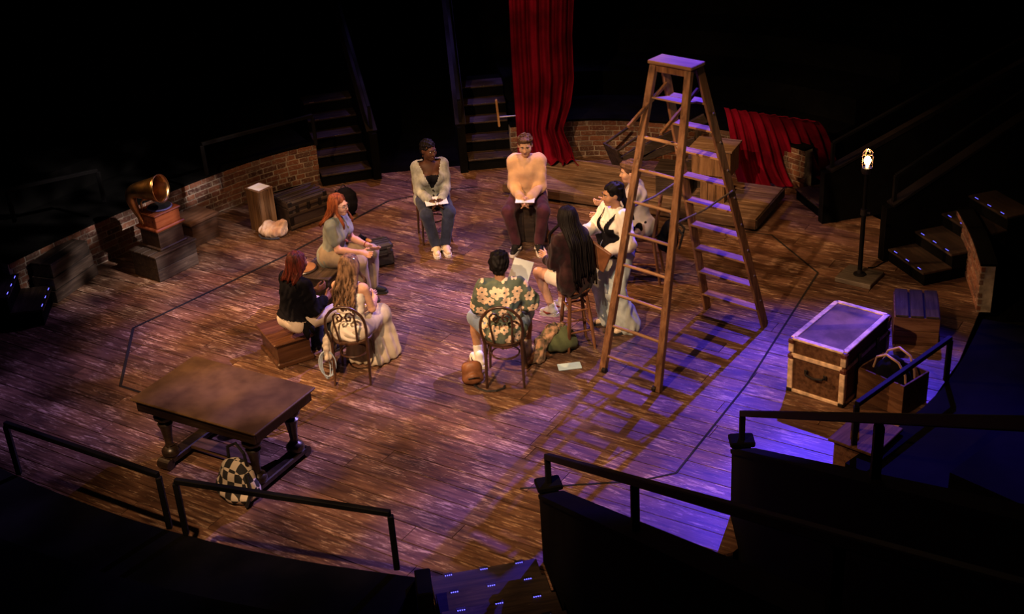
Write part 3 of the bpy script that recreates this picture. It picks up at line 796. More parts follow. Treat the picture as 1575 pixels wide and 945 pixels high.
# ------------------------------------------------------------------ old table with turned legs
TC = [G(*q_, .75) for q_ in ((198.6, 612.9), (307, 550), (483.4, 597), (383.7, 664.3))]; ctr = (TC[0]+TC[1]+TC[2]+TC[3])/4; tang = yaw_to(TC[0]+TC[1], TC[2]+TC[3])+math.pi/2
tl = empty('trestle_table', (ctr.x, ctr.y, 0), tang, 'heavy dark wooden table with bulbous turned legs and worn brown top', 'table')
TL, TWd, TH = ((TC[2]-TC[1]).length+(TC[3]-TC[0]).length)/2*1.05, ((TC[1]-TC[0]).length+(TC[3]-TC[2]).length)/2*1.03, .75
MB().box((0, 0, TH-.012), (TL, TWd, .024), None, .008).build('tabletop', W_TTOP, tl)
MB().box((0, 0, TH-.032), (TL-.03, TWd-.03, .016), None, .006).build('edge_moulding', W_TABLE, tl)
for s in (-1, 1):
    MB().box((0, s*(TWd/2-.04), TH-.088), (TL-.08, .025, .10), None, .004).build('apron', W_TABLE, tl)
    MB().box((s*(TL/2-.05), 0, TH-.088), (.025, TWd-.105, .10), None, .004).build('apron', W_TABLE, tl)
prof = [(.028, .10), (.05, .105), (.062, .13), (.062, .16), (.045, .19), (.024, .205), (.032, .215), (.026, .23), (.030, .30), (.040, .40), (.052, .45), (.034, .465), (.040, .48), (.066, .51), (.068, .54), (.050, .575), (.034, .585), (.05, .60), (.05, .64)]
for sx in (-1, 1):
    for sy in (-1, 1):
        MB().lathe([(r_*1.38, z_) for r_, z_ in prof], (sx*.52, sy*.27, 0), 18).build('leg', W_TABLE, tl, True)
    mbx = MB(); L2 = .82/2
    mbx.box((sx*.52, 0, .075), (.13, .70, .06), None, .01)
    for sy in (-1, 1): mbx.tube([(sx*.52-.065, sy*.36, .055), (sx*.52+.065, sy*.36, .055)], .052, 16)
    mbx.build('sled_foot', W_TABLE, tl)
MB().box((0, 0, .085), (.92, .16, .035), None, .006).build('stretcher', W_CRATE, tl)

# ------------------------------------------------------------------ cream-edged trunk and the boxes at the right
c, rz, L, Wd, H = boxpx((1216.6, 518.2), (1301.2, 546), (1362.9, 482.6), (1297, 628))
W_BT = wood('brown_trunk_panels', (.045, .020, .010), (.13, .062, .032), (.27, .16, .09), 0, .75, .5, 1, .15)
M_TTOP = plain('scuffed_trunk_top', (.15, .095, .10), .75, 0, .4, 4, spec=.2, bmp=.05)
bt = empty('travel_trunk', c, rz, 'large brown travel trunk with cream bound edges', 'trunk')
MB().box((0, 0, H/2), (L-.02, Wd-.02, H-.02)).build('body', W_BT, bt)
MB().box((0, 0, H-.006), (L-.10, Wd-.10, .012)).build('top_panel', M_TTOP, bt)
ew = .055
for sx in (-1, 1):
    MB().box((sx*(L/2-ew/2), 0, H-.002), (ew, Wd-.06, .022), None, .005).build('edge_binding', M_TRIM, bt)
    for zz in (H*.70,): MB().box((sx*(L/2-.004), 0, zz), (.018, Wd-.06, .045), None, .004).build('edge_binding', M_TRIM, bt)
    MB().box((sx*(L/2-.004), 0, .02), (.018, Wd-.06, .035), None, .004).build('edge_binding', M_TRIM, bt)
    for sy in (-1, 1):
        MB().box((sx*(L/2-.022), sy*(Wd/2-.022), H*.33), (.056, .056, H*.58), None, .006).build('corner_post', M_TRIM, bt)
        MB().box((sx*(L/2-.022), sy*(Wd/2-.022), H*.84), (.056, .056, H*.18), None, .006).build('corner_post', M_TRIM, bt)
        for zz in (H*.665, H-.03, .02): MB().box((sx*(L/2-.022), sy*(Wd/2-.022), zz), (.068, .068, .06), None, .014).build('corner_cap', M_RUST if zz > .1 else M_IRON, bt)
for sy in (-1, 1):
    MB().box((0, sy*(Wd/2-ew/2), H-.002), (L-.06, ew, .022), None, .005).build('edge_binding', M_TRIM, bt)
    MB().box((0, sy*(Wd/2-.004), H*.70), (L-.06, .018, .045), None, .004).build('edge_binding', M_TRIM, bt)
    MB().box((0, sy*(Wd/2-.004), .02), (L-.06, .018, .035), None, .004).build('edge_binding', M_TRIM, bt)
for k in (-.2, .2): MB().box((k*L, -Wd/2-.01, H*.70), (.05, .02, .12), None, .004).build('latch', M_IRON, bt)
hx = -L/2-.008
MB().tube([(hx, -.10, H*.46), (hx-.03, -.085, H*.44), (hx-.04, 0, H*.42), (hx-.03, .085, H*.44), (hx, .10, H*.46)], .012, 8).build('handle', M_IRON, bt)
for s in (-1, 1): MB().box((hx, s*.10, H*.46), (.012, .035, .05), None, .003).build('handle_plate', M_IRON, bt)
c, rz, L, Wd, H = boxpx((1378, 447), (1373, 484), (1446, 488), (1373, 526))
H = hsolve((1373, 482), (1370, 527)); a = G(1376, 484, H); b = G(1447, 488, H); bk = G(1384, 445, H)
e = (b-a).normalized(); pn = Vector((-e.y, e.x, 0)); L = (b-a).length; Wd = (bk-a).dot(pn); cc = a+e*L/2+pn*Wd/2
rb = empty('slat_top_crate', (cc.x, cc.y, 0), math.atan2(e.y, e.x), 'brown wooden crate with three wide lid boards, right of the trunk', 'crate')
MB().box((0, 0, H/2-.012), (L-.03, Wd-.03, H-.03)).build('core', M_SEAM, rb)
for r in range(2):
    for s in (-1, 1):
        MB().box((0, s*(Wd/2-.01), (H-.025)*(r+.5)/2), (L, .02, (H-.025)/2-.005), None, .003).build('board', W_BT, rb)
        MB().box((s*(L/2-.01), 0, (H-.025)*(r+.5)/2), (.02, Wd-.04, (H-.025)/2-.005), None, .003).build('board', W_BT, rb)
for i in range(3): MB().box((-L/2+L*(i+.5)/3, 0, H-.012), (L/3-.022, Wd+.02, .025), None, .004).build('lid_board', wood('lid_board_dark', (.02, .014, .012), (.045, .032, .026), (.11, .085, .07), 1, .85, .5, 1, .1), rb)
# open box with a dark leather bag inside
ob = G(1352, 625); a1 = yaw_to(G(1316, 566, .3), G(1358, 625, .1))
op = empty('open_box', (ob.x+.14, ob.y+.10, 0), R(-52), 'open brown wooden box beside the trunk, holding a dark bag', 'box')
W1, W2, W3 = .52, .40, .34
for s in (-1, 1):
    for r in range(2):
        MB().box((0, s*(W2/2-.01), W3*(r+.5)/2), (W1, .02, W3/2-.004), None, .003).build('board', W_BT, op)
        MB().box((s*(W1/2-.01), 0, W3*(r+.5)/2), (.02, W2-.04, W3/2-.004), None, .003).build('board', W_BT, op)
MB().box((0, 0, .012), (W1-.02, W2-.02, .024)).build('bottom', W_BT, op)
OPB = op
sb = G(1352, 706); 
c, rz, L, Wd, H = boxpx((1298, 676), (1345, 696), (1376, 660), (1345, 720), .40)
st = empty('side_box', (c.x-.03, c.y+.04, 0), rz, 'small brown box table behind the black rail at the lower right', 'box')
MB().box((0, 0, .19), (.44, .36, .36), None, .004).build('body', W_BT, st); MB().box((0, 0, .385), (.52, .44, .028), None, .006).build('top', W_BT, st)
MB().box((0, 0, .02), (.47, .39, .04), None, .006).build('plinth', W_BT, st)
bo = G(1318, 668, .40); bt2 = empty('bottle', (bo.x+.0, bo.y+.06, .399), 0, 'small dark bottle standing on the brown box table', 'bottle')
MB().lathe([(.02, 0), (.035, 0), (.037, .01), (.037, .12), (.02, .15), (.014, .17), (.014, .19), (.012, .19)], (0, 0, 0), 16).build('body', plain('dark_bottle', (.01, .01, .012), .15), bt2, True)
MB().lathe([(.01, .19), (.017, .19), (.017, .215), (.01, .215)], (0, 0, 0), 12).build('cap', M_IRON, bt2)

# ------------------------------------------------------------------ caged ghost lamp
lb = G(1322, 423, .05)
gl = empty('caged_lamp', (lb.x, lb.y, 0), R(-38), 'caged bare bulb lamp on a black pole and square wooden base', 'lamp')
MB().box((0, 0, .028), (.42, .40, .055), None, .006).build('base', wood('weathered_base', (.05, .04, .03), (.13, .105, .08), (.28, .24, .19), 0), gl)
MB().lathe([(.01, .055), (.07, .055), (.07, .068), (.03, .075), (.026, .12), (.022, .12)], (0, 0, 0), 16).build('flange', M_IRON, gl, True)
LH = hsolve((1338, 262), (1322, 424)); 
MB().tube([(0, 0, .06), (0, 0, .82)], .026, 12).tube([(0, 0, .8), (0, 0, LH)], .021, 12).build('pole', M_BLACKM, gl, True)
MB().lathe([(.02, .79), (.038, .79), (.038, .86), (.02, .86)], (0, 0, 0), 12).box((.05, 0, .825), (.05, .02, .02)).build('clamp', M_IRON, gl)
MB().lathe([(.02, 0), (.05, .005), (.062, .03), (.062, .06), (.056, .075), (.02, .075)], (0, 0, LH-.005), 18).build('socket_collar', M_IRON, gl, True)
bulb = MB().lathe([(.012, 0), (.016, .02), (.034, .06), (.038, .085), (.030, .112), (.014, .125), (.003, .127)], (0, 0, LH+.07), 16).build('bulb', emit('glowing_bulb', (1, .62, .28), 22), gl, True)
cg = MB()
for i in range(8):
    a = 2*math.pi*i/8; ca, sa = math.cos(a), math.sin(a)
    cg.tube([(.058*ca, .058*sa, LH+.07), (.062*ca, .062*sa, LH+.19), (.050*ca, .050*sa, LH+.245), (.02*ca, .02*sa, LH+.275), (0, 0, LH+.28)], .0032, 5)
for zz, r in ((.12, .060), (.19, .063), (.235, .054)):
    cg.tube([(r*math.cos(a), r*math.sin(a), LH+zz) for a in [2*math.pi*k/16 for k in range(16)]], .0032, 5, True)
cg.build('cage', plain('brass_wire', (.45, .30, .14), .4, 1), gl)
pl = bpy.data.lights.new('bulb_light', 'POINT'); pl.energy = 9; pl.color = (1, .62, .30); pl.shadow_soft_size = .03
po = bpy.data.objects.new('bulb_light', pl); COL.objects.link(po); po.parent = gl; po.location = (0, 0, LH+.34)
cbl = G(1340, 412); pts = [G(1335, 412, .008), G(1347, 411, .008), G(1356, 405, .008), G(1368, 400, .008)]
tag(MB().tube(pts, .007, 6).build('lamp_cable', M_BLACKM), 'thin black cable running from the lamp base to the right stairs', 'cable')
# ------------------------------------------------------------------ soft shapes: smooth unions meshed with surface nets
V = lambda *a: np.array(a, float)
def cap(a, b, ra, rb=None, k=.02, op=1): return ('c', np.array(a, float), np.array(b, float), ra, ra if rb is None else rb, k, op)
def ell(c, r, k=.02, op=1, M=None): return ('e', np.array(c, float), np.array(r, float), None if M is None else np.array(M, float), 0, k, op)
def sdf_mesh(name, prims, vox, cutz=None, disp=None, keep=None):
    lo = np.full(3, 9e9); hi = -lo; bb = []
    for p in prims:
        if p[0] == 'c':
            r = max(p[3], p[4]); a = np.minimum(p[1], p[2])-r; b = np.maximum(p[1], p[2])+r
        else:
            r = p[2] if p[3] is None else np.full(3, p[2].max()); a = p[1]-r; b = p[1]+r
        bb.append((a, b))
        if p[6] > 0: lo = np.minimum(lo, a); hi = np.maximum(hi, b)
    lo -= 3*vox; hi += 3*vox
    n = np.ceil((hi-lo)/vox).astype(int)+1
    D = np.full(n, .2, np.float32)
    ax = [lo[i]+vox*np.arange(n[i]) for i in range(3)]
    for p, (a, b) in zip(prims, bb):
        m = .03+p[5]
        s = np.maximum(((a-m-lo)/vox).astype(int), 0); e = np.minimum(((b+m-lo)/vox).astype(int)+2, n)
        if (e <= s).any(): continue
        X = ax[0][s[0]:e[0], None, None]; Y = ax[1][None, s[1]:e[1], None]; Z = ax[2][None, None, s[2]:e[2]]
        if p[0] == 'c':
            d = p[2]-p[1]; L = max(d@d, 1e-9)
            t = np.clip(((X-p[1][0])*d[0]+(Y-p[1][1])*d[1]+(Z-p[1][2])*d[2])/L, 0, 1)
            f = np.sqrt((X-p[1][0]-t*d[0])**2+(Y-p[1][1]-t*d[1])**2+(Z-p[1][2]-t*d[2])**2)-(p[3]+(p[4]-p[3])*t)
        else:
            x, y, z = X-p[1][0], Y-p[1][1], Z-p[1][2]
            if p[3] is not None:
                Mx = p[3]; x, y, z = Mx[0, 0]*x+Mx[1, 0]*y+Mx[2, 0]*z, Mx[0, 1]*x+Mx[1, 1]*y+Mx[2, 1]*z, Mx[0, 2]*x+Mx[1, 2]*y+Mx[2, 2]*z
            r = p[2]; k0 = np.sqrt((x/r[0])**2+(y/r[1])**2+(z/r[2])**2); k1 = np.sqrt((x/r[0]**2)**2+(y/r[1]**2)**2+(z/r[2]**2)**2)
            f = k0*(k0-1)/np.maximum(k1, 1e-6)
        S = D[s[0]:e[0], s[1]:e[1], s[2]:e[2]]; k = p[5]
        if p[6] > 0:
            h = np.maximum(k-np.abs(S-f), 0)/k; S[...] = np.minimum(S, f)-h*h*k*.25
        else:
            h = np.maximum(k-np.abs(S+f), 0)/k; S[...] = np.maximum(S, -f)+h*h*k*.25
    if cutz is not None:
        D = np.maximum(D, (cutz-ax[2])[None, None, :].astype(np.float32))
    D[0] = D[-1] = .1; D[:, 0] = D[:, -1] = .1; D[:, :, 0] = D[:, :, -1] = .1
    ins = D < 0; c = np.zeros(np.array(ins.shape)-1, np.int8)
    for i in (0, 1):
        for j in (0, 1):
            for k in (0, 1): c += ins[i:i+c.shape[0], j:j+c.shape[1], k:k+c.shape[2]]
    act = (c > 0) & (c < 8); I = np.argwhere(act); idx = np.full(c.shape, -1, np.int32); idx[act] = np.arange(len(I))
    acc = np.zeros((len(I), 3)); cnt = np.zeros(len(I))
    cor = [(i, j, k) for i in (0, 1) for j in (0, 1) for k in (0, 1)]
    val = {q: D[I[:, 0]+q[0], I[:, 1]+q[1], I[:, 2]+q[2]] for q in cor}
    for q in cor:
        for a in range(3):
            if q[a]: continue
            q2 = tuple(1 if i == a else q[i] for i in range(3)); d0, d1 = val[q], val[q2]; m = (d0 < 0) != (d1 < 0)
            t = np.where(m, d0/np.where(m, d0-d1, 1), 0); P = np.tile(np.array(q, float), (len(I), 1)); P[:, a] += t
            acc[m] += P[m]; cnt[m] += 1
    vs = lo+vox*(I+acc/cnt[:, None]); F = []
    for a in range(3):
        b, c2 = (a+1) % 3, (a+2) % 3
        s0 = [slice(None)]*3; s1 = [slice(None)]*3; s0[a] = slice(0, -1); s1[a] = slice(1, None)
        A, B = ins[tuple(s0)], ins[tuple(s1)]
        for flip, msk in ((False, A & ~B), (True, B & ~A)):
            E = np.argwhere(msk); E = E[(E[:, b] > 0) & (E[:, c2] > 0)]
            o = lambda db, dc: idx[tuple((E+np.array([0 if i == a else (db if i == b else dc) for i in range(3)])).T)]
            q = [o(-1, -1), o(0, -1), o(0, 0), o(-1, 0)]
            if flip: q = q[::-1]
            F.append(np.stack(q, 1))
    F = np.concatenate(F)
    if disp is not None or keep is not None:
        fn = np.cross(vs[F[:, 1]]-vs[F[:, 0]], vs[F[:, 2]]-vs[F[:, 0]]); nr = np.zeros_like(vs)
        for i in range(4): np.add.at(nr, F[:, i], fn)
        nr /= np.maximum(np.linalg.norm(nr, axis=1), 1e-9)[:, None]
        if keep is not None: F = F[keep(vs[F].mean(1))]
        if disp is not None: vs = vs+nr*disp(vs)[:, None]
    me = bpy.data.meshes.new(name); me.vertices.add(len(vs)); me.vertices.foreach_set('co', vs.astype(np.float32).ravel())
    me.loops.add(len(F)*4); me.loops.foreach_set('vertex_index', F.astype(np.int32).ravel())
    me.polygons.add(len(F)); me.polygons.foreach_set('loop_start', np.arange(0, len(F)*4, 4, dtype=np.int32))
    me.update(calc_edges=True); me.validate(); shade(me)
    return me
def wrinkle(amp, fr=34, seed=1, st=(1, 1, 1), bias=0):
    r = np.random.default_rng(seed); ks = r.normal(size=(6, 3))*fr*np.array(st); ph = r.uniform(0, 6, 6)
    def f(v):
        wv = v+.03*np.sin(v[:, [1, 2, 0]]*17+seed); s = 0
        for k, p in zip(ks, ph): s = s+np.sin(wv@k+p)
        return amp*(s/2.4+bias)
    return f
def soft(name, prims, mat, parent, vox=.011, **kw): return link(name, sdf_mesh(name, prims, vox, **kw), mat, parent)
def ik(a, c, l1, l2, pole):
    a, c, pole = V(*a), V(*c), V(*pole); d = c-a; L = np.linalg.norm(d)
    if L > (l1+l2)*.999: c = a+d/L*(l1+l2)*.999; d = c-a; L = np.linalg.norm(d)
    u = d/L; x = (l1*l1-l2*l2+L*L)/(2*L); h = math.sqrt(max(l1*l1-x*x, 0)); q = pole-u*(pole@u); q /= max(np.linalg.norm(q), 1e-9)
    return a+u*x+q*h, c
def nrm(v): return v/np.linalg.norm(v)

SKINS = {}
def skin(name, c): return plain('skin_'+name, c, .55, 0, .12, 12, .2)
M_EYE = plain('eye_white', (.40, .37, .35), .4, 0, .02, spec=.2); M_IRIS = plain('dark_iris', (.02, .012, .01), .2)

class Person:
    def __init__(s, label, loc, yaw, sk, hipz=.54, lean=6, side=0, bw=1.0, bust=0, head=(0, 0, 0), neckf=.02, scale=1.0, twist=0):
        s.root = empty('person', (loc[0], loc[1], 0), yaw, label, 'person', 'cast members'); s.root.scale = (scale,)*3
        s.sk = sk; s.hz = hipz; s.bw = bw; s.bust = bust
        la, sa = R(lean), R(side); s.u = nrm(V(math.sin(sa), math.sin(la), math.cos(la)))
        s.w = nrm(V(0, math.cos(la), -math.sin(la)))
        tw = R(twist); r0 = V(math.cos(tw), math.sin(tw), 0); s.r = nrm(r0-s.u*(r0@s.u)); s.w = np.cross(s.u, s.r)
        s.pel = V(0, 0, hipz)
        s.sp = lambda t, f=0, x=0: s.pel+s.u*t+s.w*f+s.r*x
        s.neck = s.sp(.50, .0); s.hc = s.neck+nrm(s.u*.5+V(0, 0, .6))*.145+V(0, 1, 0)*neckf
        hy, hp, hr = [R(a) for a in head]
        s.HM = np.array((Matrix.Rotation(hy, 3, 'Z') @ Matrix.Rotation(hp, 3, 'X') @ Matrix.Rotation(hr, 3, 'Y')))
        s.arm = {}; s.leg = {}; s.skinp = []; s.handp = []
        s.Md = Matrix.LocRotScale(s.root.location, s.root.rotation_euler, s.root.scale)
    def h(s, *p): return s.hc+s.HM@V(*p)
    def hm(s): return Matrix([[*s.HM[i], s.hc[i]] for i in range(3)]+[[0, 0, 0, 1]])
    def world(s, p): return s.Md @ Vector(p)
    def arms(s, sd, wrist, pole, hdir=None, thumb=None, curl=.5, sw=.150):
        S = s.sp(.435, 0, sd*sw*s.bw); E, W = ik(S, wrist, .285, .255, pole)
        fd = nrm(W-E); hd = nrm(V(*hdir)) if hdir is not None else fd
        th = V(*thumb) if thumb is not None else V(-sd*.7, 0, .7)
        s.arm[sd] = (S, E, W); s.hand(W, hd, th, sd, curl)
    def hand(s, W, d, th, sd, curl):
        a = nrm(th-d*(th@d)); n = np.cross(d, a)*(1 if sd > 0 else -1)        # palm normal
        M = np.stack([a, d, n], 1)
        s.handp += [ell(W+d*.048, (.042, .056, .0185), .012, 1, M), cap(W-d*.01, W+d*.03, .025, .028, .02)]
        for i, (o, L) in enumerate(((.031, .070), (.0105, .078), (-.0105, .073), (-.031, .058))):
            p = W+d*.088+a*o; ang = 0; 
            for j, (f, r0, r1) in enumerate(((.42, .0098, .009), (.33, .009, .0082), (.25, .0082, .0072))):
                ang += curl*(.55, .75, .6)[j]+.06; v = nrm(d*math.cos(ang)+n*math.sin(ang)+a*o*1.2)
                q = p+v*L*f; s.handp.append(cap(p, q, r0, r1, .006)); p = q
        p = W+d*.028+a*.030; v = nrm(d*.65+a*.75+n*.25*curl); q = p+v*.040; s.handp.append(cap(p, q, .0125, .011, .012))
        v = nrm(d*.9+a*.3+n*.35*curl); s.handp.append(cap(q, q+v*.034, .0105, .0085, .006))
    def legs(s, sd, ankle, pole=None, toe=0, hx=.09, l1=.43, l2=.42, pitch=0):
        H = s.pel+V(sd*hx*s.bw, .0, .0); K, A = ik(H, ankle, l1, l2, pole if pole is not None else (0, .6, 1))
        s.leg[sd] = (H, K, A, R(toe), R(pitch))
    def torso(s, off, lo=-.0, chest=1.0):
        b = s.bw
        p = [ell(s.sp(.02), (.160*b+off, .120*b+off, .105+off*.6), .05, 1, np.stack([s.r, s.w, s.u], 1)),
             ell(s.sp(.17, .005), (.122*b+off, .094*b+off, .14), .06, 1, np.stack([s.r, s.w, s.u], 1)),
             ell(s.sp(.33, .0), (.140*b+off, .102*b+off, .15+off*.5), .06, 1, np.stack([s.r, s.w, s.u], 1)),
             cap(s.sp(.440, -.01, -.115*b), s.sp(.440, -.01, .115*b), .050+off*.6, None, .05)]
        if s.bust:
            for x in (-.068, .068): p.append(ell(s.sp(.31, .085*b, x*b), (.062*s.bust+off*.6,)*3, .04))
        return p
    def sleeves(s, off, frac, r=1.0, flare=0):
        p = []
        for sd, (S, E, W) in s.arm.items():
            if frac <= 1:
                e = S+(E-S)*frac; p += [cap(S, e, (.047+off*.7)*r, (.042+off*.7)*r+flare, .04)]
            else:
                f = frac-1; p += [cap(S, E, (.047+off*.7)*r, (.039+off*.7)*r, .04), cap(E, E+(W-E)*f, (.039+off*.7)*r, (.030+off*.7)*r+flare, .03)]
        return p
    def body(s, bare_feet=False, mouth=(.25, .08, .07), brow=(.03, .018, .012)):
        p = s.torso(-.006)
        for sd, (S, E, W) in s.arm.items():
            p += [cap(S, E, .045*min(s.bw, 1.12), .036, .04), cap(E, E+(W-E)*.35, .039, .038, .02), cap(E+(W-E)*.3, W, .038, .0255, .02)]
        for sd, (H, K, A, t, pt) in s.leg.items():
            p += [cap(H, K, .083*s.bw, .054, .04), cap(K, K+(A-K)*.4, .053, .052, .02), cap(K+(A-K)*.35, A, .052, .034, .02)]
            f = V(-math.sin(t), math.cos(t), -math.tan(pt)); f0 = A-V(0, 0, .05); p += [cap(f0-f*.03, f0+f*.11, .032, .026, .02), cap(f0+f*.10, f0+f*.15+V(0, 0, -.004), .028, .02, .02)]
        H = lambda *q: s.h(*q)
        M = s.HM
        p += [cap(s.sp(.45, -.01), s.h(0, -.025, -.05), .052, .050, .03),
              ell(H(0, -.014, .028), (.075, .095, .09), .02, 1, M), ell(H(0, .022, -.032), (.060, .074, .084), .03, 1, M), ell(H(0, .062, -.092), (.030, .026, .022), .03, 1, M),
              cap(H(-.036, .080, .024), H(.036, .080, .024), .010, None, .02), cap(H(0, .090, .006), H(0, .108, -.032), .0075, .0125, .012),
              ell(H(-.012, .096, -.034), (.009, .009, .008), .008), ell(H(.012, .096, -.034), (.009, .009, .008), .008),
              ell(H(-.040, .058, -.028), (.027, .027, .028), .03, 1, M), ell(H(.040, .058, -.028), (.027, .027, .028), .03, 1, M),
              ell(H(-.031, .100, .006), (.017, .014, .012), .014, -1, M), ell(H(.031, .100, .006), (.017, .014, .012), .014, -1, M),
              cap(H(-.019, .084, -.061), H(.019, .084, -.061), .008, None, .012),
              ell(H(-.077, -.008, -.006), (.009, .021, .032), .008, 1, M), ell(H(.077, -.008, -.006), (.009, .021, .032), .008, 1, M)]
        s.bodyo = soft('body', p+s.handp, s.sk, s.root, .0078)
        hm = s.hm()
        for x in (-.031, .031):
            eo = MB().ball(hm @ Vector((x, .0790, .006)), .0115, 10).build('eye', M_EYE, s.bodyo, True)
            MB().ball(hm @ Vector((x*.97, .0868, .006)), .0056, 8).build('iris', M_IRIS, s.bodyo, True)
            sg = 1 if x > 0 else -1
            MB().tube([hm @ Vector((sg*.014, .099, .024)), hm @ Vector((sg*.032, .096, .030)), hm @ Vector((sg*.050, .084, .025))], [.004, .0048, .003], 6).build('eyebrow', plain('brow%.3f' % brow[0], brow, .8), s.bodyo)
        MB().tube([hm @ Vector((-.024, .088, -.060)), hm @ Vector((-.010, .0955, -.0575)), hm @ Vector((.010, .0955, -.0575)), hm @ Vector((.024, .088, -.060))], [.003, .0055, .0055, .003], 6).tube([hm @ Vector((-.020, .088, -.064)), hm @ Vector((0, .0950, -.068)), hm @ Vector((.020, .088, -.064))], [.003, .006, .003], 6).build('lips', plain('lip%.3f' % mouth[0], mouth, .45), s.bodyo)
        return s
    def top(s, name, mat, off=.022, frac=1.9, vox=.011, amp=.0035, seed=1, extra=(), keep=None, r=1.0, flare=0, hem=0, st=(1, 1, .6)):
        p = s.torso(off)+s.sleeves(off, frac, r, flare)+list(extra)
        if hem: p.append(ell(s.sp(-.02+.0*hem, .0), (.165*s.bw+off+.01, .13*s.bw+off+.01, .10+hem), .05))
        return soft(name, p, mat, s.root, vox, disp=wrinkle(amp*1.35, 44, seed, st, .25), keep=keep)
    def collar(s, mat, name='collar', r=.062, t=.012, z=.468, parent=None):
        c = s.sp(z, -.008); pts = [c+s.r*math.cos(a)*r+s.w*math.sin(a)*r*1.0-s.u*.018*max(0, math.sin(a)) for a in [2*math.pi*i/20 for i in range(20)]]
        return MB().tube([Vector(q) for q in pts], t, 7, True).build(name, mat, parent or s.root, True)
    def trousers(s, mat, name='trousers', off=.014, frac=.95, rk=.068, ra=.055, amp=.003, seed=5, vox=.011, hips=True, thigh=1.0):
        p = []
        if hips: p = [ell(s.sp(.03), (.160*s.bw+off, .122*s.bw+off, .115+off), .05)]
        for sd, (H, K, A, t, pt) in s.leg.items():
            p += [cap(H, H+(K-H)*thigh, .088*s.bw+off, rk+off*.3+(1-thigh)*.02, .05)]
            if frac > 0: p += [cap(K, K+(A-K)*frac, rk+off*.3, ra, .03)]
        return soft(name, p, mat, s.root, vox, disp=wrinkle(amp, 32, seed, (1, 1, .5), .2))
    def shoes(s, mat, solemat, name='shoe', high=0.0, accent=None):
        for sd, (H, K, A, t, pt) in s.leg.items():
            f = V(-math.sin(t), math.cos(t), 0); rt = V(math.cos(t), math.sin(t), 0); b = A-V(0, 0, .085)
            Mx = Matrix([[rt[i], f[i], (0, 0, 1)[i], b[i]] for i in range(3)]+[[0, 0, 0, 1]])
            if pt: Mx = Mx @ Matrix.Rotation(-pt, 4, 'X')
            L = lambda *q: np.array(Mx @ Vector(q))
            p = [cap(L(0, -.045, .052), L(0, .05, .058), .042, .045, .02), cap(L(0, .05, .055), L(0, .155, .040), .044, .034, .02), cap(L(0, -.035, .06), L(0, -.025, .115+high), .040, .043, .02)]
            so = soft(name, p, mat, s.root, .009)
            out = [(.038, -.07), (.044, 0), (.046, .07), (.048, .12), (.040, .17), (.02, .198), (0, .203), (-.02, .198), (-.036, .17), (-.044, .12), (-.042, .07), (-.040, 0), (-.038, -.07), (-.02, -.093), (.02, -.093)]
            MB().prism(out, .0, .030, Mx).build('sole', solemat, so)
            if accent:
                for sx in (-1, 1):
                    MB().tube([Mx @ Vector((sx*.046, -.03, .045)), Mx @ Vector((sx*.051, .03, .042)), Mx @ Vector((sx*.047, .09, .062))], [.004, .012, .004], 6).build('side_stripe', accent, so)
                for i in range(3): MB().tube([Mx @ Vector((-.024, .05+.026*i, .098-.012*i)), Mx @ Vector((.024, .05+.026*i, .098-.012*i))], .004, 5).build('lace', accent, so)
    def hair(s, mat, kind='short', seed=1, **kw):
        H = s.h; M = s.HM
        vol = kw.get('vol', .0)
        p = [ell(H(0, -.020, .040), (.083+vol, .098+vol, .088+vol), .02, 1, M), ell(H(0, -.055, -.02), (.070+vol*.6, .058+vol*.6, .075), .03, 1, M)]
        if kind == 'short': p += [ell(H(.0, .055, .092), (.058, .040, .026), .03, 1, M)]
        p += [ell(H(0, .105, -.015), (.085, .085, kw.get('line', .080)), .015, -1, M)]
        if kind in ('short', 'curly'):
            p += [ell(H(-.08, .02, -.05), (.03, .06, .045), .01, -1, M), ell(H(.08, .02, -.05), (.03, .06, .045), .01, -1, M)]
        ho = soft('hair', p, mat, s.root, .008, disp=wrinkle(kw.get('amp', .004), kw.get('fr', 60), seed))
        if kind in ('short', 'curly'): return ho
        return ho
    def strands(s, mat, n, length, rad=.012, wave=.012, wl=9, back=True, seed=3, spread=1.0, name='lock', az=(100, 440), narrow=0, parent=None, cling=.135, taper=.35):
        """locks falling from the scalp down over the shoulders and back, one mesh"""
        r = random.Random(seed); mb = MB(); hm = s.hm()
        for i in range(n):
            a = R(az[0]+(az[1]-az[0])*(i+.5)/n+r.uniform(-4, 4))     # 90 = face, 270 = back
            ca, sa = math.cos(a), math.sin(a); lay = r.uniform(0, 1)
            pts = [hm @ Vector((.030*ca, -.02+.035*sa, .125)), hm @ Vector((.070*ca, -.02+.085*sa, .098)), hm @ Vector((.088*ca*spread, -.022+.103*sa, .03)), hm @ Vector((.090*ca*spread, -.028+.102*sa, -.05))]
            p = pts[-1].copy(); L = length*r.uniform(.78, 1.06); m = max(4, int(L/.035)); ph = r.uniform(0, 6)
            x0, y0 = p.x, p.y
            for j in range(1, m+1):
                t = j/m; z = p.z-L*t
                ts = (z-s.hz)/max(s.u[2], .3); bk = s.sp(ts, -cling-.02*lay)
                fall = min(1, t*L/.16)
                yb = bk[1] if sa < .25 else (s.sp(ts, cling+.03)[1])
                y = y0+(min(y0, yb)-y0)*fall if sa < .25 else y0+(max(y0, yb)-y0)*fall
                x = x0*(1+ .25*fall*(1-narrow)-narrow*.6*t)+s.sp(max(ts, 0))[0]*0
                pts.append(Vector((x+wave*math.sin(wl*2*math.pi*t*L+ph)*min(1, t*3), y+wave*.6*math.cos(wl*2*math.pi*t*L+ph)-.008*lay, z)))
            k = len(pts); mb.tube(pts, [rad*(.7+.3*min(1, q/3))*(1-taper*(q/k)**2)*r.uniform(.85, 1.1) for q in range(k)], 6)
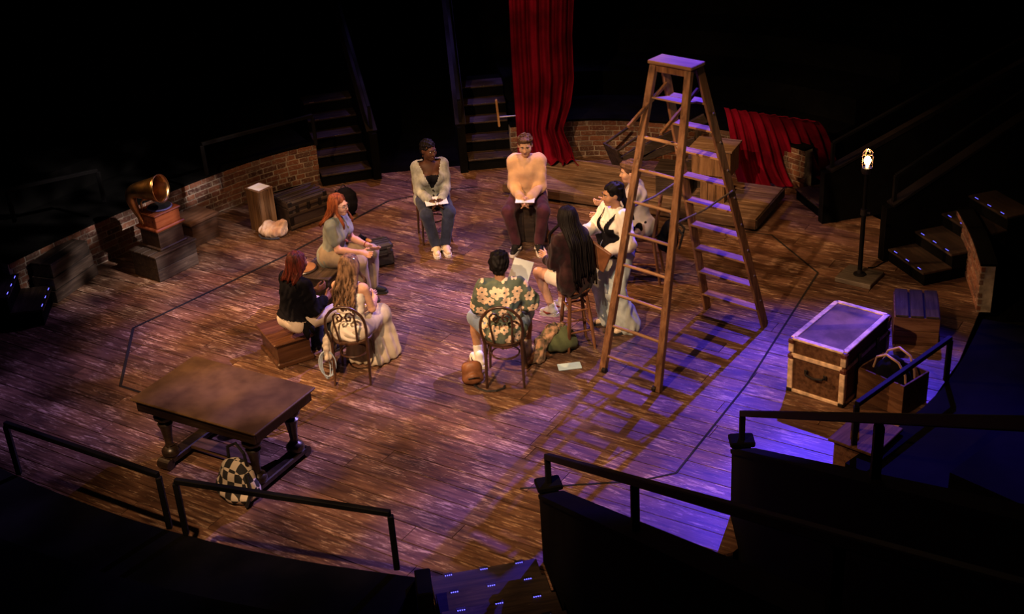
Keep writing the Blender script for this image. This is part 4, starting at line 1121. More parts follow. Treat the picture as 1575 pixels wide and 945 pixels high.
        o = mb.build(name, mat, parent or s.root); shade(o.data); return o
# ------------------------------------------------------------------ cloth, hair and skin colours
SK_DARK = skin('deep_brown', (.075, .032, .019)); SK_BROWN = skin('brown', (.20, .090, .050)); SK_FAIR = skin('fair', (.62, .36, .25)); SK_LIGHT = skin('light', (.55, .32, .20)); SK_TAN = skin('tan', (.36, .19, .11))
def cloth(name, c, var=.2, sc=8, c2=None, st=(1, 1, 1), rough=.85): return plain('cloth_'+name, c, rough, 0, var, sc, .15, .15, 140, .1, c2, st)
C_SAGE = cloth('sage_marl', (.22, .24, .20), .45, 7, (.40, .43, .42), (1, 1, .7)); C_TAN = cloth('tan_fleece', (.62, .40, .24), .12)
C_GREYT = cloth('grey_tee', (.20, .23, .21), .12); C_KHAKI = cloth('grey_khaki', (.27, .22, .16), .2); C_BLACK = plain('cloth_black_knit', (.006, .006, .009), .9, 0, .3, 8, .06)
C_CREAM = cloth('cream', (.60, .54, .47), .1); C_WHITE = cloth('off_white', (.78, .72, .64), .08); C_SKIRT = cloth('faded_denim_skirt', (.46, .40, .31), .3, 5, (.62, .56, .46), (1, 1, .3))
C_NAVY = cloth('dark_denim', (.030, .040, .085), .3); C_PLUM = cloth('plum', (.060, .018, .030), .3); C_DENIM = cloth('light_denim', (.42, .50, .52), .15); C_DKNAVY = cloth('shadow_denim', (.016, .020, .032), .3)  # shadow_denim has the shade on the lower legs put into its colour
C_SHORT = cloth('blue_shorts', (.22, .30, .42), .15); C_MAROON = cloth('dark_maroon_knit', (.012, .005, .006), .4, 9, (.026, .007, .009)); C_GREYJ = cloth('pale_grey_sweat', (.42, .38, .37), .12)
C_FLOR = floral('floral_print'); C_STRAP = plain('black_strap', (.01, .01, .012), .6)
def hairm(name, c, c2=None): return plain('hair_'+name, c, .62, 0, .4, 30, .18, .3, 80, 0, c2, (1, 1, .25))
H_BLACK = plain('hair_black', (.0055, .0042, .0045), .6, 0, .4, 30, .10, .2, 80, 0, None, (1, 1, .25)); H_RED = hairm('copper', (.15, .032, .010), (.27, .075, .024)); H_BRAID = hairm('auburn_braids', (.030, .007, .005), (.125, .020, .011)); H_BLOND = hairm('honey_brown', (.045, .022, .012), (.25, .145, .080)); H_BROWN = hairm('brown', (.06, .030, .017), (.13, .07, .04))
S_WHITE = plain('white_leather', (.70, .67, .62), .5, 0, .1); S_CREAM = plain('cream_leather', (.58, .48, .36), .5, 0, .15); S_BLACK = plain('black_leather', (.010, .010, .012), .6, spec=.2); S_SOLE = plain('white_rubber', (.62, .60, .58), .6, 0, .08); S_DKSOLE = plain('dark_rubber', (.02, .02, .022), .7)
L_TAN = plain('brown_leather', (.19, .075, .032), .5, 0, .25, 10, bmp=.1)
def at(px, py, z): return G(px, py, z)
def paper(name, label, cat, person, c, sx, sy, normal, up, mat=M_PAPER, th=.004, group='scripts in the cast\'s hands'):
    n = nrm(V(*normal)); u_ = nrm(V(*up)-n*(V(*up)@n)); r_ = np.cross(u_, n)
    Mx = Matrix([[r_[i], u_[i], n[i], c[i]] for i in range(3)]+[[0, 0, 0, 1]])
    o = MB().box((0, 0, 0), (sx, sy, th), None, .0015).build(name, mat); o.matrix_world = person.Md @ Mx
    return tag(o, label, cat, group)

# ---- 1 woman in the sage cardigan
p = at(664, 304, .55); loc = p; SC = 1.04
P = Person('person in open sage cardigan and blue jeans sitting with hands on a white script', loc, yaw_to(loc, G(712, 470)), SK_DARK, .54, 10, 0, 1.08, 1.05, (28, -6, 0), .02, SC)
for s in (-1, 1):
    P.arms(s, (s*.07, .36, .635), (s*.45, -1, -.3), (-s*.35, .75, -.35), (-s*.6, .2, .7), .6)
    P.legs(s, (s*.055, .42, .085), (s*.25, .6, 1), s*-4)
P.body(mouth=(.10, .035, .03), brow=(.008, .006, .005))
soft('camisole', P.torso(.006), C_BLACK, P.root, .011, keep=lambda c: ((c-P.pel)@P.u < .37))
def vneck(c, P=P):
    t = (c-P.pel)@P.u; x = (c-P.pel)@P.r; f = (c-P.pel)@P.w
    return ~((f > .0) & (t > .20) & (np.abs(x) < .10*(t-.20)/.25+.012)) & ~((t > .455) & (np.abs(x) < .075))
P.top('cardigan', C_SAGE, .026, 1.93, keep=vneck, seed=2, hem=.05, amp=.004)
for i, t in enumerate((.05, .12, .19)): MB().ball(P.sp(t, .165), .011, 8).build('button', M_IRON, P.root)
P.trousers(C_NAVY, 'jeans', .014, .93, .068, .060); P.shoes(S_CREAM, S_SOLE, 'sneaker', accent=S_WHITE)
P.hair(H_BLACK, 'curly', 4, vol=.002, amp=.006, fr=90)
MB().tube([P.h(.081, -.005, -.045), P.h(.083, -.005, -.065)], .005, 6).tube([P.h(-.081, -.005, -.045), P.h(-.083, -.005, -.065)], .005, 6).build('earring', M_BRASS, P.root)
paper('script', 'white script under the hands of the person in sage cardigan', 'script', P, (0, .38, .638), .26, .20, (0, .12, 1), (0, 1, 0))
bentwood('brown bentwood chair under the person in sage cardigan', (loc.x, loc.y, 0), P.root.rotation_euler.z, 1.0)

# ---- 2 man in the tan sweater
loc = at(814, 300, .56); SC = 1.05
P = Person('person in tan sweatshirt and plum trousers sitting on a tall dark box', loc, yaw_to(loc, G(790, 480)), SK_LIGHT, .56, 10, 0, 1.06, 0, (4, -10, 0), .02, SC)
for s in (-1, 1):
    P.arms(s, (s*.055, .36, .645), (s*.5, -1, -.3), (-s*.4, .7, -.45), (-s*.5, .2, .8), .55)
    P.legs(s, (s*.13, .40, .085), (s*.35, .6, 1), s*-12)
P.body()
P.top('sweatshirt', C_TAN, .032, 1.92, r=1.06, seed=7, hem=.03, amp=.005); P.collar(C_TAN)
P.trousers(C_PLUM, 'trousers', .014, .93, .070, .058, seed=9); P.shoes(S_BLACK, S_SOLE, 'sneaker', accent=S_WHITE)
ho = P.hair(H_BROWN, 'short', 3, vol=.0, amp=.004, fr=70)
rr = random.Random(4); mb = MB()
for i in range(46):
    a = rr.uniform(0, 6.28); e_ = rr.uniform(.35, 1.4); q = V(math.cos(a)*math.cos(e_)*.080, math.sin(a)*math.cos(e_)*.094-.018, .042+math.sin(e_)*.076)
    if q[1] > .05 and q[2] < .075: q[2] = .085
    c_ = P.h(*q); mb.tube([Vector(c_+V(.016*math.cos(t_), .012*math.sin(t_*1.3+i), .016*math.sin(t_))) for t_ in [.9*k for k in range(7)]], .0065, 5)
cu = mb.build('curl', H_BROWN, ho); shade(cu.data)
paper('script', 'folded white script between the hands of the person in tan sweatshirt', 'script', P, (0, .40, .645), .22, .14, (0, .2, 1), (0, 1, .1))
bx = plank_box('tall_dark_box', 'tall narrow dark box under the person in tan sweatshirt', 'box', (loc.x, loc.y, 0), P.root.rotation_euler.z, .40, .36, .475, W_CRATED, cols=3, vertical=True, over=.0)

# ---- 3 copper-haired woman
loc = at(511, 390, .50); SC = 1.0
P = Person('person with copper hair and glasses in grey tee, seated low, facing right', loc, yaw_to(loc, G(700, 470)), SK_FAIR, .49, 14, 0, 1.06, 1.0, (-4, -4, 0), .03, SC)
for s in (-1, 1):
    P.arms(s, (s*.10, .42, .60), (s*.4, -1, -.6), (-s*.15, .9, -.25), (-s*.7, .1, .7), .45)
    P.legs(s, (s*.09, .40, .085), (s*.2, .6, 1), s*-8)
P.body(mouth=(.42, .15, .12), brow=(.16, .05, .02))
P.top('tee_shirt', C_GREYT, .022, .60, seed=12, hem=.04, flare=.010); P.collar(C_GREYT, t=.010)
mb = MB(); rr = random.Random(2)
for i in range(7):
    q = P.sp(.20+.03*i*.6, .135+.012*(i % 2), -.05+.025*(i % 5)); mb.ball(q, (.016, .016, .016), 6)
mb.build('flower_print', plain('coral_print', (.45, .16, .10), .8), P.root)
P.trousers(C_KHAKI, 'trousers', .018, .96, .080, .085, amp=.005, seed=15); P.shoes(S_BLACK, S_DKSOLE, 'shoe')
P.hair(H_RED, 'long', 5, vol=.004); P.strands(H_RED, 34, .20, .015, .006, 4, seed=6, az=(150, 390), name='hair_length')
g = MB(); hm = P.hm()
for x in (-.031, .031): g.tube([hm @ Vector((x+.021*math.cos(a), .113-.004*abs(math.cos(a)), .004+.017*math.sin(a))) for a in [2*math.pi*k/14 for k in range(14)]], .0022, 5, True)
g.tube([hm @ Vector((-.01, .115, .006)), hm @ Vector((.01, .115, .006))], .002, 5)
for x in (-1, 1): g.tube([hm @ Vector((x*.052, .111, .008)), hm @ Vector((x*.078, .06, .010)), hm @ Vector((x*.080, -.01, .008))], .002, 5)
g.build('glasses', M_IRON, P.root)
S_, E_, W_ = P.arm[-1]; d_ = nrm(W_-E_); pr_ = nrm(np.cross(d_, V(0, 0, 1)))
MB().tube([Vector(W_-d_*.03+(pr_*math.cos(a)+np.cross(d_, pr_)*math.sin(a))*.031) for a in [2*math.pi*k/14 for k in range(14)]], .006, 5, True).build('bracelet', plain('red_cord', (.20, .012, .012), .7), P.root)
rz3 = P.root.rotation_euler.z
plank_box('low_bench', 'low dark wooden bench under the person with copper hair', 'bench', (loc.x-.05, loc.y, 0), rz3, .86, .40, .40, W_CRATED, rows=2, over=.012)

# ---- 4 woman with auburn braids
loc = at(450, 490, .52); SC = .98
P = Person('person with auburn braids in black sweater seated on a brown box', loc, yaw_to(loc, G(640, 470)), SK_BROWN, .50, 14, 0, 1.05, 1.0, (6, -4, 0), .03, SC)
P.arms(1, (.12, .38, .66), (.4, -1, -.5), (-.4, .9, .1), (-.3, 0, 1), .7); P.arms(-1, (-.10, .40, .68), (-.4, -1, -.5), (.3, .9, .1), (.3, 0, 1), .7)
for s in (-1, 1): P.legs(s, (s*.10, .34, .085), (s*.25, .6, 1), s*-6)
P.body(mouth=(.16, .05, .045), brow=(.01, .007, .006))
P.top('sweater', C_BLACK, .040, 1.75, seed=21, amp=.005, r=1.08, hem=.0, keep=lambda c, P=P: (c-P.pel)@P.u > .055)
P.collar(C_GREYJ, 'undershirt_collar', .066, .016, .470)
P.trousers(C_CREAM, 'trousers', .010, .35, .078, .072, seed=23)
p_ = []
for sd, (H, K, A, t, pt) in P.leg.items(): p_ = [cap(K+(A-K)*.25, A+(A-K)*.02, .085, .075, .02)]; soft('trouser_leg', p_, C_DKNAVY, P.root, .011, disp=wrinkle(.005, 36, 5))
P.shoes(S_BLACK, S_DKSOLE, 'boot', .05)
P.hair(H_BRAID, 'long', 8, vol=.004); P.strands(H_BRAID, 40, .12, .0125, .004, 5, seed=9, az=(165, 375), name='braids', spread=1.12, taper=.2)
tail = MB()
tail.tube([P.sp(.04, .02, .19), P.sp(-.06, .03, .215), P.sp(-.15, .05, .215)], [.03, .045, .01], 7); tail.tube([P.sp(.04, .02, .19), P.sp(-.03, .08, .22), P.sp(-.09, .13, .215)], [.03, .04, .01], 7)
to = tail.build('tied_sleeve', C_BLACK, P.root); shade(to.data)
a_, b_, c_ = (398.6, 498.6), (422.9, 531.4), (478.6, 512.9)
c, rz, L, Wd, H = boxpx(a_, b_, c_, (430, 570))
bs = empty('box_seat', c, rz, 'brown moulded wooden box seat under the person with braids', 'box')
MB().box((0, 0, .03), (L+.0, Wd, .06), None, .012).build('plinth', W_BOXS, bs); MB().box((0, 0, H/2), (L-.05, Wd-.05, H-.06), None, .004).build('body', W_BOXS, bs)
MB().box((0, 0, H-.035), (L-.02, Wd-.02, .03), None, .008).build('moulding', W_BOXS, bs); MB().box((0, 0, H-.012), (L+.03, Wd+.03, .026), None, .008).build('lid', W_BOXS, bs)

# ---- 5 woman in the white top and long skirt
loc = at(540, 505, .54); SC = 1.0
P5 = P = Person('person with long wavy hair in white sleeveless top and pale skirt', loc, yaw_to(loc, G(662, 440)), SK_FAIR, .54, 12, 0, 1.04, 1.0, (-6, -10, 0), .03, SC)
P.arms(1, (.10, .42, .68), (.4, -1, -.6), (-.5, .8, -.1), (-.3, 0, 1), .4); P.arms(-1, (-.06, .44, .68), (-.4, -1, -.6), (.4, .8, -.1), (.3, 0, 1), .4)
for s in (-1, 1): P.legs(s, (s*.09, .42, .085), (s*.2, .6, 1), 0)
P.body(mouth=(.40, .16, .13), brow=(.10, .05, .02))
P.top('sleeveless_top', C_WHITE, .016, .0, seed=31, hem=.03, amp=.005, st=(.4, .4, 1.6), keep=lambda c: (((c-P5.pel)@P5.u < .40) & (np.abs((c-P5.pel)@P5.r) < .165)) | ((np.abs((c-P5.pel)@P5.r) > .055) & (np.abs((c-P5.pel)@P5.r) < .105)))
p_ = [ell(P.sp(.0), (.19, .16, .13), .05)]
K1, K2 = P.leg[1][1], P.leg[-1][1]; Km = (K1+K2)/2
for sd in (-1, 1):
    H, K, A, t, pt = P.leg[sd]; p_ += [cap(H, K, .115, .095, .06), cap(K, A+V(sd*.06, .03, -.05), .095, .15, .06)]
p_ += [cap(Km+V(0, .02, -.02), V(0, Km[1]+.02, .05), .09, .20, .08), cap(V(-.08, .30, .32), V(-.1, .30, .06), .10, .14, .06), cap(V(.08, .30, .32), V(.1, .30, .06), .10, .14, .06)]
soft('skirt', p_, C_SKIRT, P.root, .012, cutz=.015, disp=lambda v: .009*np.sin(np.arctan2(v[:, 1]-.35, v[:, 0])*16+4*v[:, 2])*np.clip((.55-v[:, 2])*3, 0, 1)+wrinkle(.004, 28, 33)(v))
P.shoes(S_CREAM, S_DKSOLE, 'shoe')
P.hair(H_BLOND, 'long', 11, vol=.006); P.strands(H_BLOND, 44, .34, .013, .012, 7, seed=13, az=(150, 390), name='wavy_hair', narrow=.25, spread=1.1)
MB().box(P.h(.06, -.06, .085), (.05, .02, .03), Matrix.Rotation(.6, 4, 'Z'), .004).build('hair_clip', plain('silver_clip', (.55, .53, .6), .25, 1), P.root)
rzc = P.root.rotation_euler.z+R(14)
bentwood('brown bentwood chair under the person in the white top', (loc.x, loc.y, 0), rzc, 1.03)

# ---- 6 man in the floral shirt
loc = at(775, 505, .55); SC = 1.04
P = Person('person in floral short-sleeved shirt and shorts seen from behind', loc, yaw_to(loc, G(770, 430)), SK_TAN, .54, 4, 0, 1.12, 0, (-10, -6, 0), .03, SC)
P.arms(1, (.20, .34, .74), (.5, -1, -.5), (-.1, .7, .5), (-.6, .3, .6), .8); P.arms(-1, (-.14, .36, .68), (-.5, -1, -.5), (.4, .8, -.2), (.4, 0, .9), .5)
P.legs(-1, (-.27, .24, .085), (-.25, .8, .7), 22, hx=.10); P.legs(1, (.22, .30, .085), (.2, .8, .7), -18, hx=.10)
P.body()
P.top('floral_shirt', C_FLOR, .032, .86, seed=41, hem=.09, flare=.030, r=1.12, amp=.005); P.collar(C_FLOR, z=.478, t=.016, r=.060)
P.trousers(C_SHORT, 'shorts', .022, .0, .085, .085, seed=43, thigh=.9)
for sd, (H, K, A, t, pt) in P.leg.items(): soft('sock', [cap(K+(A-K)*.72, A, .046, .042, .01)], S_WHITE, P.root, .010)
P.shoes(S_WHITE, S_SOLE, 'sneaker', .02, S_BLACK)
ho = P.hair(H_BLACK, 'short', 14, vol=.014, amp=.008, fr=55)
paper('script', 'pale blue-white script held up by the person in floral shirt', 'script', P, (.20, .44, .90), .20, .26, (-.1, -.75, .65), (.35, .5, .8), plain('pale_script', (.55, .66, .74), .7, 0, .05))
bentwood('brown bentwood chair under the person in floral shirt', (loc.x, loc.y-.02, 0), P.root.rotation_euler.z-R(6), 1.05)

# ---- 7 woman with long black hair on the stool
loc = at(884, 426, .80); SC = 1.0
P = Person('person with very long black hair sitting on a wooden stool, back turned', loc, yaw_to(loc, G(760, 455)), SK_FAIR, .79, 8, 0, 1.02, 1.0, (0, -6, 0), .02, SC)
P.arms(1, (.13, .36, .91), (.4, -1, -.6), (-.3, .9, 0), (-.3, 0, 1), .5); P.arms(-1, (-.08, .38, .90), (-.4, -1, -.6), (.4, .9, 0), (.3, 0, 1), .5)
P.legs(-1, (-.10, .28, .36), (-.2, .8, .8), 4, pitch=15); P.legs(1, (.09, .36, .34), (.2, .8, .8), -4, pitch=15)
P.body()
P.top('dark_cardigan', C_MAROON, .026, 1.85, seed=51, hem=.10, amp=.005, r=1.06)
P.trousers(C_WHITE, 'shorts', .016, .0, .074, .07, seed=53, thigh=.5); P.shoes(S_WHITE, S_SOLE, 'sneaker', accent=plain('red_stripe', (.25, .03, .02), .6))
P.hair(H_BLACK, 'long', 17, vol=.006); P.strands(H_BLACK, 52, .60, .014, .006, 3, seed=19, az=(150, 390), name='long_hair', narrow=-.1, spread=1.1, cling=.165)
mb = MB()
for x in (-.09, .0, .09):
    q = [P.sp(.06+.035*k, -.158-.0, x+.03*(1 if k % 2 else -1)) for k in range(5)]; mb.tube([Vector(a) for a in q], .006, 5)
mb.build('red_embroidery', plain('red_thread', (.16, .010, .014), .8), P.root)
stool('wooden_stool', 'round wooden stool under the person with long black hair', (loc.x+.0, loc.y, 0), R(15), .70, 'wooden stools')

# ---- 8 standing woman in waistcoat
loc = at(950, 378, .95); SC = 1.0
P8 = P = Person('person standing in white blouse, black waistcoat and wide pale jeans', loc, yaw_to(loc, G(805, 545)), SK_TAN, .90, 2, 0, 1.08, 1.05, (-8, -4, 0), .03, SC)
P.arms(-1, (-.22, .28, 1.04), (-.6, -1, -.3), (.5, .75, -.2), (.2, .3, .9), .7); P.arms(1, (.20, .34, 1.10), (.5, -1, -.3), (-.3, .9, .1), (-.4, 0, .8), .5)
P.legs(-1, (-.14, -.02, .085), (0, 1, 0), 8); P.legs(1, (.12, .05, .085), (0, 1, 0), -10)
P.body(mouth=(.30, .10, .08))
P.top('blouse', C_WHITE, .016, 1.80, seed=61, amp=.004, r=1.42)
def vest(c):
    t = (c-P8.pel)@P8.u; x = (c-P8.pel)@P8.r; f = (c-P8.pel)@P8.w
    return (t < .47) & (np.abs(x) < .155) & ~((f > .02) & (t > .24) & (np.abs(x) < .09*(t-.24)/.2)) & ~((t > .33) & (np.abs(x) > .115))
soft('waistcoat', P.torso(.038), C_BLACK, P.root, .010, keep=vest)
for s in (-1, 1): MB().beam(Vector(P.sp(.455, .02, s*.055)), Vector(P.sp(.36, .15, s*.035)), .05, .012, (0, -.3, 1), .004).build('collar_point', C_WHITE, P.root)
P.collar(C_WHITE, t=.018)
P.trousers(C_DENIM, 'wide_jeans', .022, 1.04, .098, .135, amp=.006, seed=63); P.shoes(S_CREAM, S_DKSOLE, 'sandal')
P.hair(H_BLACK, 'long', 22, vol=.003); P.strands(H_BLACK, 22, .26, .014, .010, 6, seed=23, az=(235, 320), name='ponytail', narrow=.1)
MB().ball(P.h(0, -.10, .06), (.045, .04, .045), 10).build('hair_knot', H_BLACK, P.root, True)
MB().tube([Vector(P.sp(.0, .17*math.sin(a), .20*math.cos(a))) for a in [2*math.pi*k/24 for k in range(24)]], .016, 6, True).build('belt', S_BLACK, P.root)
W_ = P.arm[-1][2]
f8 = empty('leather_folder', P.world(W_+V(.05, .09, -.03)), P.root.rotation_euler.z+R(-62), 'brown leather folder held at the waist by the standing person', 'folder')
MB().box((0, 0, 0), (.035, .33, .25), Matrix.Rotation(R(24), 4, 'X'), .008).build('cover', L_TAN, f8); MB().box((.005, .004, .006), (.018, .32, .24), Matrix.Rotation(R(24), 4, 'X'), .003).build('pages', M_PAPER, f8)
MB().box((-.019, .06, .0), (.008, .05, .06), Matrix.Rotation(R(24), 4, 'X'), .003).build('clasp', M_IRON, f8)

# ---- 9 man behind the ladder
loc = at(985, 346, .66); SC = 1.02
P = Person('person in pale grey sweatshirt half hidden behind the standing person and ladder', loc, yaw_to(loc, G(830, 420)), SK_LIGHT, .64, 8, 0, 1.0, 0, (14, -6, 0), .03, SC)
P.arms(1, (.16, .40, .84), (.4, -1, -.6), (-.2, .9, 0), (-.3, 0, 1), .5); P.arms(-1, (-.12, .40, .78), (-.4, -1, -.6), (.3, .9, 0), (.3, 0, 1), .5)
for s in (-1, 1): P.legs(s, (s*.11, .36, .24), (s*.2, .8, .8), s*-6)
P.body(brow=(.03, .016, .01))
P.top('sweatshirt', C_GREYJ, .030, 1.85, seed=71, hem=.02, r=1.05, amp=.005); P.collar(C_GREYJ)
P.trousers(C_BLACK, 'trousers', .014, .93, .068, .058, seed=73); P.shoes(S_BLACK, S_SOLE, 'sneaker', accent=S_WHITE)
P.hair(H_BROWN, 'short', 25, vol=.008, amp=.006, fr=60)
cr = P.root.rotation_euler.z
hc = empty('high_chair', (loc.x, loc.y, 0), cr, 'tall brown wooden chair behind the ladder, half hidden', 'chair')
MB().lathe([(.01, -.015), (.19, -.015), (.20, -.005), (.20, .012), (.18, .018), (.01, .012)], (0, 0, .545), 24).build('seat', W_STOOL, hc, True)
for s in (-1, 1):
    MB().tube([(s*.14, .14, .54), (s*.18, .20, 0)], [.02, .015], 8).build('leg', W_STOOL, hc, True)
    MB().tube([(s*.19, -.24, 0), (s*.15, -.16, .54), (s*.12, -.23, .98)], [.016, .02, .016], 8).build('leg', W_STOOL, hc, True)
    MB().tube([(s*.165, .17, .24), (s*.17, -.20, .24)], .011, 8).build('rung', W_STOOL, hc, True)
for zz, yy in ((.96, -.225), (.80, -.20)): MB().beam((-.13, yy, zz), (.13, yy, zz), .02, .06, bev=.004).build('back_slat', W_STOOL, hc)
MB().tube([(-.17, .18, .22), (.17, .18, .22)], .011, 8).build('rung', W_STOOL, hc, True)
bp_ = Matrix.Translation((loc.x, loc.y, 0)) @ Matrix.Rotation(cr, 4, 'Z')

# ------------------------------------------------------------------ bags and small things
def backpack(name, label, loc, rz, mat, strapmat, s=1.0, tilt=0):
    o = empty(name, loc, rz, label, 'bag', 'bags left around the stage')
    soft('bag_body', [ell((0, 0, .16*s), (.14*s, .09*s, .18*s), .04), ell((0, -.06*s, .11*s), (.11*s, .06*s, .10*s), .03)], mat, o, .011, cutz=.005, disp=wrinkle(.005, 30, int(s*77)))
    for x in (-.07, .07): MB().tube([(x*s, .07*s, .30*s), (x*s*1.1, .14*s, .22*s), (x*s, .10*s, .06*s)], .012*s, 6).build('strap', strapmat, o)
    MB().tube([(-.03*s, .03*s, .33*s), (0, .02*s, .37*s), (.03*s, .03*s, .33*s)], .008, 6).build('grab_loop', strapmat, o)
    return o
q = bp_ @ Vector((0, -.33, .34))
b = backpack('backpack', 'black backpack hanging on the back of the tall chair behind the ladder', q, cr+math.pi, C_BLACK, C_STRAP, 1.15)
q = G(530, 335); backpack('backpack', 'black backpack standing behind the person with copper hair', (q.x+.03, q.y+.1, 0), R(30), C_BLACK, C_STRAP, 1.15)
q = G(556, 392); b = backpack('backpack', 'small black bag on the floor beside the dark grey case', (q.x, q.y+.1, 0), R(-20), C_BLACK, C_STRAP, .62)
q = G(932, 478); b = backpack('backpack', 'rust red bag on the floor beneath the stool, by the standing person', (q.x+.03, q.y+.16, 0), R(20), cloth('rust_canvas', (.12, .030, .015), .3), L_TAN, .95)
# flight case beside the copper-haired person
c, rz, L, Wd, H = boxpx((560, 385), (583, 395), (600, 378), (583, 422), .30)
cs = G(585, 405); fc = empty('equipment_case', (cs.x, cs.y+.02, 0), R(20), 'dark grey plastic equipment case beside the person with copper hair', 'case')
M_CASE = plain('charcoal_plastic', (.035, .032, .040), .45, 0, .15)
MB().box((0, 0, .10), (.30, .26, .20), None, .02, .98).build('body', M_CASE, fc); MB().box((0, 0, .245), (.315, .275, .085), None, .025, .95).build('lid', M_CASE, fc)
for x in (-.09, .09): MB().box((x, -.14, .20), (.045, .02, .08), None, .004).build('latch', M_CASE, fc)
for y_ in (-.06, 0, .06): MB().box((0, y_, .292), (.24, .018, .012), None, .003).build('rib', M_CASE, fc)
MB().tube([(-.06, -.15, .16), (-.05, -.175, .17), (.05, -.175, .17), (.06, -.15, .16)], .01, 6).build('handle', M_IRON, fc)
MB().box((-.10, .04, .30), (.035, .10, .03), Matrix.Rotation(.3, 4, 'Z'), .006).build('tape_tag', plain('amber_tape', (.45, .22, .05), .6), fc)
# hand drum between the bench and the box seat
q = G(474, 470); dr = empty('hand_drum', (q.x-.02, q.y+.13, 0), 0, 'tan-topped hand drum between the copper-haired person and the person with braids', 'drum')
M_DR = plain('dark_drum_shell', (.02, .014, .014), .35)
MB().lathe([(.02, 0), (.12, 0), (.13, .03), (.11, .14), (.13, .30), (.155, .40), (.155, .42), (.02, .42)], (0, 0, 0), 24).build('shell', M_DR, dr, True)
MB().lathe([(.005, .42), (.148, .42), (.150, .428), (.14, .434), (.005, .436)], (0, 0, 0), 24).build('drumhead', plain('goatskin', (.40, .20, .10), .6, 0, .15), dr, True)
MB().tube([(.156*math.cos(a), .156*math.sin(a), .415) for a in [2*math.pi*k/24 for k in range(24)]], .010, 6, True).build('rim', M_STEEL, dr, True)
# cloth bag by the crate
q = G(421, 366); cbg = empty('cloth_bag', (q.x, q.y+.08, 0), R(-15), 'crumpled pale pink cloth bag on the floor by the tall crate', 'bag', 'bags left around the stage')
C_PINK = cloth('pink_white', (.62, .42, .34), .3, 6, (.78, .70, .70))
soft('bag_body', [ell((0, 0, .07), (.19, .13, .085), .04), ell((.10, .04, .13), (.07, .07, .07), .04), ell((-.08, .02, .10), (.09, .08, .08), .04), ell((.15, .03, .17), (.04, .03, .05), .03)], C_PINK, cbg, .010, cutz=.004, disp=wrinkle(.011, 30, 3))
MB().tube([(-.19, -.05, .02), (-.12, -.13, .015), (.02, -.15, .015), (.12, -.12, .02)], .012, 6).build('strap', C_NAVY, cbg)
# sling bag hanging on the white-top chair
R5 = Matrix.Translation((P5.root.location.x, P5.root.location.y, 0)) @ Matrix.Rotation(rzc, 4, 'Z')
sg = empty('cloth_tote', R5 @ Vector((-.235, -.10, .22)), rzc, 'cream cloth tote with a pale blue cord on the chair of the person in white', 'bag', 'bags left around the stage')
soft('bag_body', [ell((0, 0, .19), (.055, .11, .10), .03), ell((0, .0, .10), (.045, .13, .08), .03), cap((0, -.02, .24), (.02, 0, .33), .03, .02, .03)], C_CREAM, sg, .010, disp=wrinkle(.010, 36, 9))
cd = MB(); CB = plain('pale_blue_cord', (.40, .52, .68), .6, 0, .1)
for k in range(3):
    w_ = .04+.022*k; cd.tube([Matrix.Rotation(-rzc, 4, 'Z') @ Vector((-.04+w_*math.cos(a)+.01*k, -.05-.015*k, -.03+.15*math.sin(a)+.02*k)) for a in [2*math.pi*i/18 for i in range(18)]], .0075, 6, True)
cd.build('cord', CB, sg, True)
# brown sling bag behind the floral shirt chair
q = G(728, 590); sl = empty('sling_bag', (q.x, q.y, 0), R(8), 'brown leather sling bag on the floor behind the chair of the floral shirt', 'bag', 'bags left around the stage')
soft('bag_body', [cap((-.05, .05, .17), (.05, .05, .17), .05, None, .03), cap((-.055, .0, .06), (.055, .0, .06), .055, None, .04), ell((0, .03, .12), (.10, .055, .12), .04), ell((0, -.05, .08), (.07, .035, .06), .03)], L_TAN, sl, .009, cutz=.004, disp=wrinkle(.002, 40, 4))
MB().tube([(-.06, -.088, .11), (0, -.098, .12), (.06, -.088, .11)], .005, 5).build('zip', M_IRON, sl)
MB().tube([(0, -.05, .02), (.03, -.13, .012), (.10, -.20, .010), (.20, -.22, .010), (.28, -.19, .010), (.30, -.16, .02)], .014, 6, flat=.5).build('strap', C_STRAP, sl)
# green patterned bag and pale blue folder
q = G(856, 546); gb_ = empty('scarf_bag', (q.x, q.y+.08, 0), R(14), 'olive bag with a floral scarf lying on the floor by the stool', 'bag', 'bags left around the stage')
C_OLIVE = cloth('olive', (.10, .12, .055), .25); C_SCARF = cloth('floral_scarf', (.14, .15, .08), .5, 26, (.52, .30, .18))
soft('bag_body', [ell((.06, .0, .11), (.15, .10, .12), .04), ell((.14, .0, .07), (.10, .10, .08), .04)], C_OLIVE, gb_, .010, cutz=.004, disp=wrinkle(.008, 30, 12))
soft('scarf', [cap((.02, -.02, .21), (-.10, -.07, .13), .045, .05, .03), cap((-.10, -.07, .13), (-.14, -.13, .04), .05, .05, .03), cap((-.14, -.13, .035), (-.26, -.15, .03), .045, .03, .03), cap((.02, -.02, .21), (.10, .02, .20), .045, .04, .03)], C_SCARF, gb_, .009, cutz=.004, disp=wrinkle(.008, 44, 14))
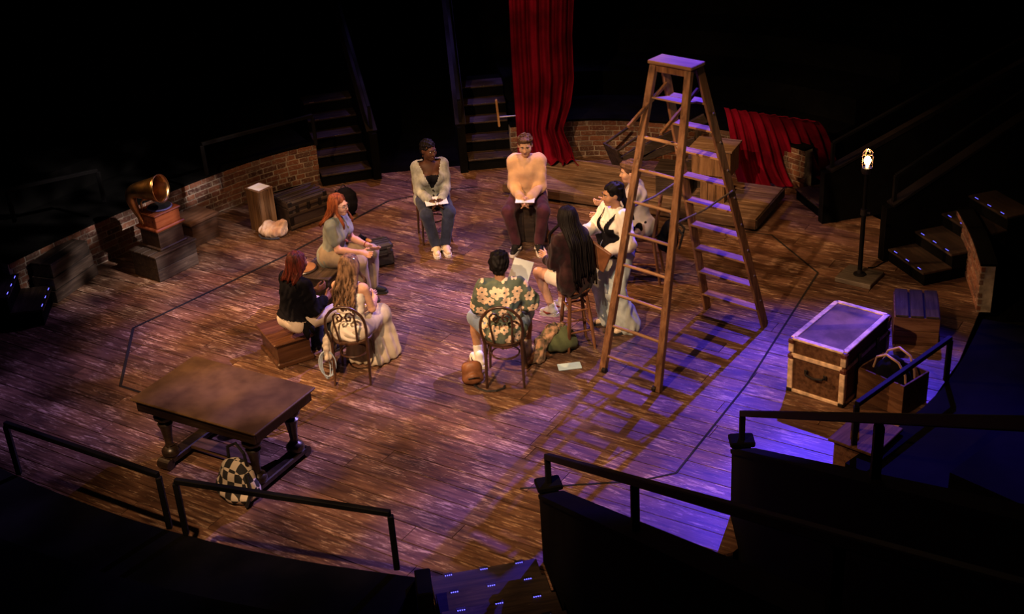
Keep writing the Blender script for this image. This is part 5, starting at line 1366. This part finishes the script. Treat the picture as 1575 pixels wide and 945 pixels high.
q = G(876, 565); nb = MB().box((0, 0, .010), (.24, .12, .016), None, .003).build('pale_folder', M_PAPERB); nb.location = (q.x, q.y, .0); nb.rotation_euler = (0, 0, R(6))
gb_.scale = (1.25,)*3; gb_.location.x -= .06
tag(nb, 'pale blue folder lying flat on the floor beside the olive bag', 'folder')
# checkered bag under the table
q = G(370, 768); ck = empty('checkered_bag', (q.x+.0, q.y+.06, 0), R(-38), 'black and white checkered bag leaning on the table leg', 'bag', 'bags left around the stage')
m, nt, b_ = nodes('checkered_canvas'); v_, _ = coords(nt, (1, 1, 1)); chx = N(nt, 'TexChecker'); chx.inputs['Scale'].default_value = 17; chx.inputs[1].default_value = (.72, .64, .52, 1); chx.inputs[2].default_value = (.02, .02, .022, 1)
nt.links.new(v_, chx.inputs[0]); nt.links.new(chx.outputs[0], b_.inputs['Base Color']); b_.inputs['Roughness'].default_value = .8
soft('bag_body', [ell((0, 0, .14), (.17, .09, .15), .05), ell((0, -.02, .07), (.19, .12, .08), .05)], m, ck, .010, cutz=.004, disp=wrinkle(.007, 30, 16))
MB().tube([(-.09, .02, .26), (-.08, .02, .36), (.0, .03, .41), (.08, .02, .36), (.09, .02, .26)], .012, 6).build('handle', C_STRAP, ck)
MB().tube([(.13, -.03, .24), (.18, -.06, .12), (.16, -.10, .02)], .013, 6).build('strap', C_STRAP, ck)
ck.scale = (1.3,)*3
# dark bag with cane handles in the open box
db = empty('leather_bag', (OPB.location.x, OPB.location.y, .026), OPB.rotation_euler.z, 'black bag with pale cane handles stuffed into the open box', 'bag')
soft('bag_body', [ell((0, 0, .20), (.20, .13, .20), .05), ell((0, 0, .32), (.13, .08, .14), .05)], C_BLACK, db, .012, cutz=.003, disp=wrinkle(.008, 26, 18))
for y_ in (-.07, .07): MB().tube([(-.17, y_, .30), (-.13, y_*1.2, .43), (-.02, y_*1.4, .50), (.11, y_*1.3, .46), (.18, y_, .34), (.19, y_, .26)], .012, 8).build('handle', plain('pale_cane', (.50, .31, .17), .5), db, True)
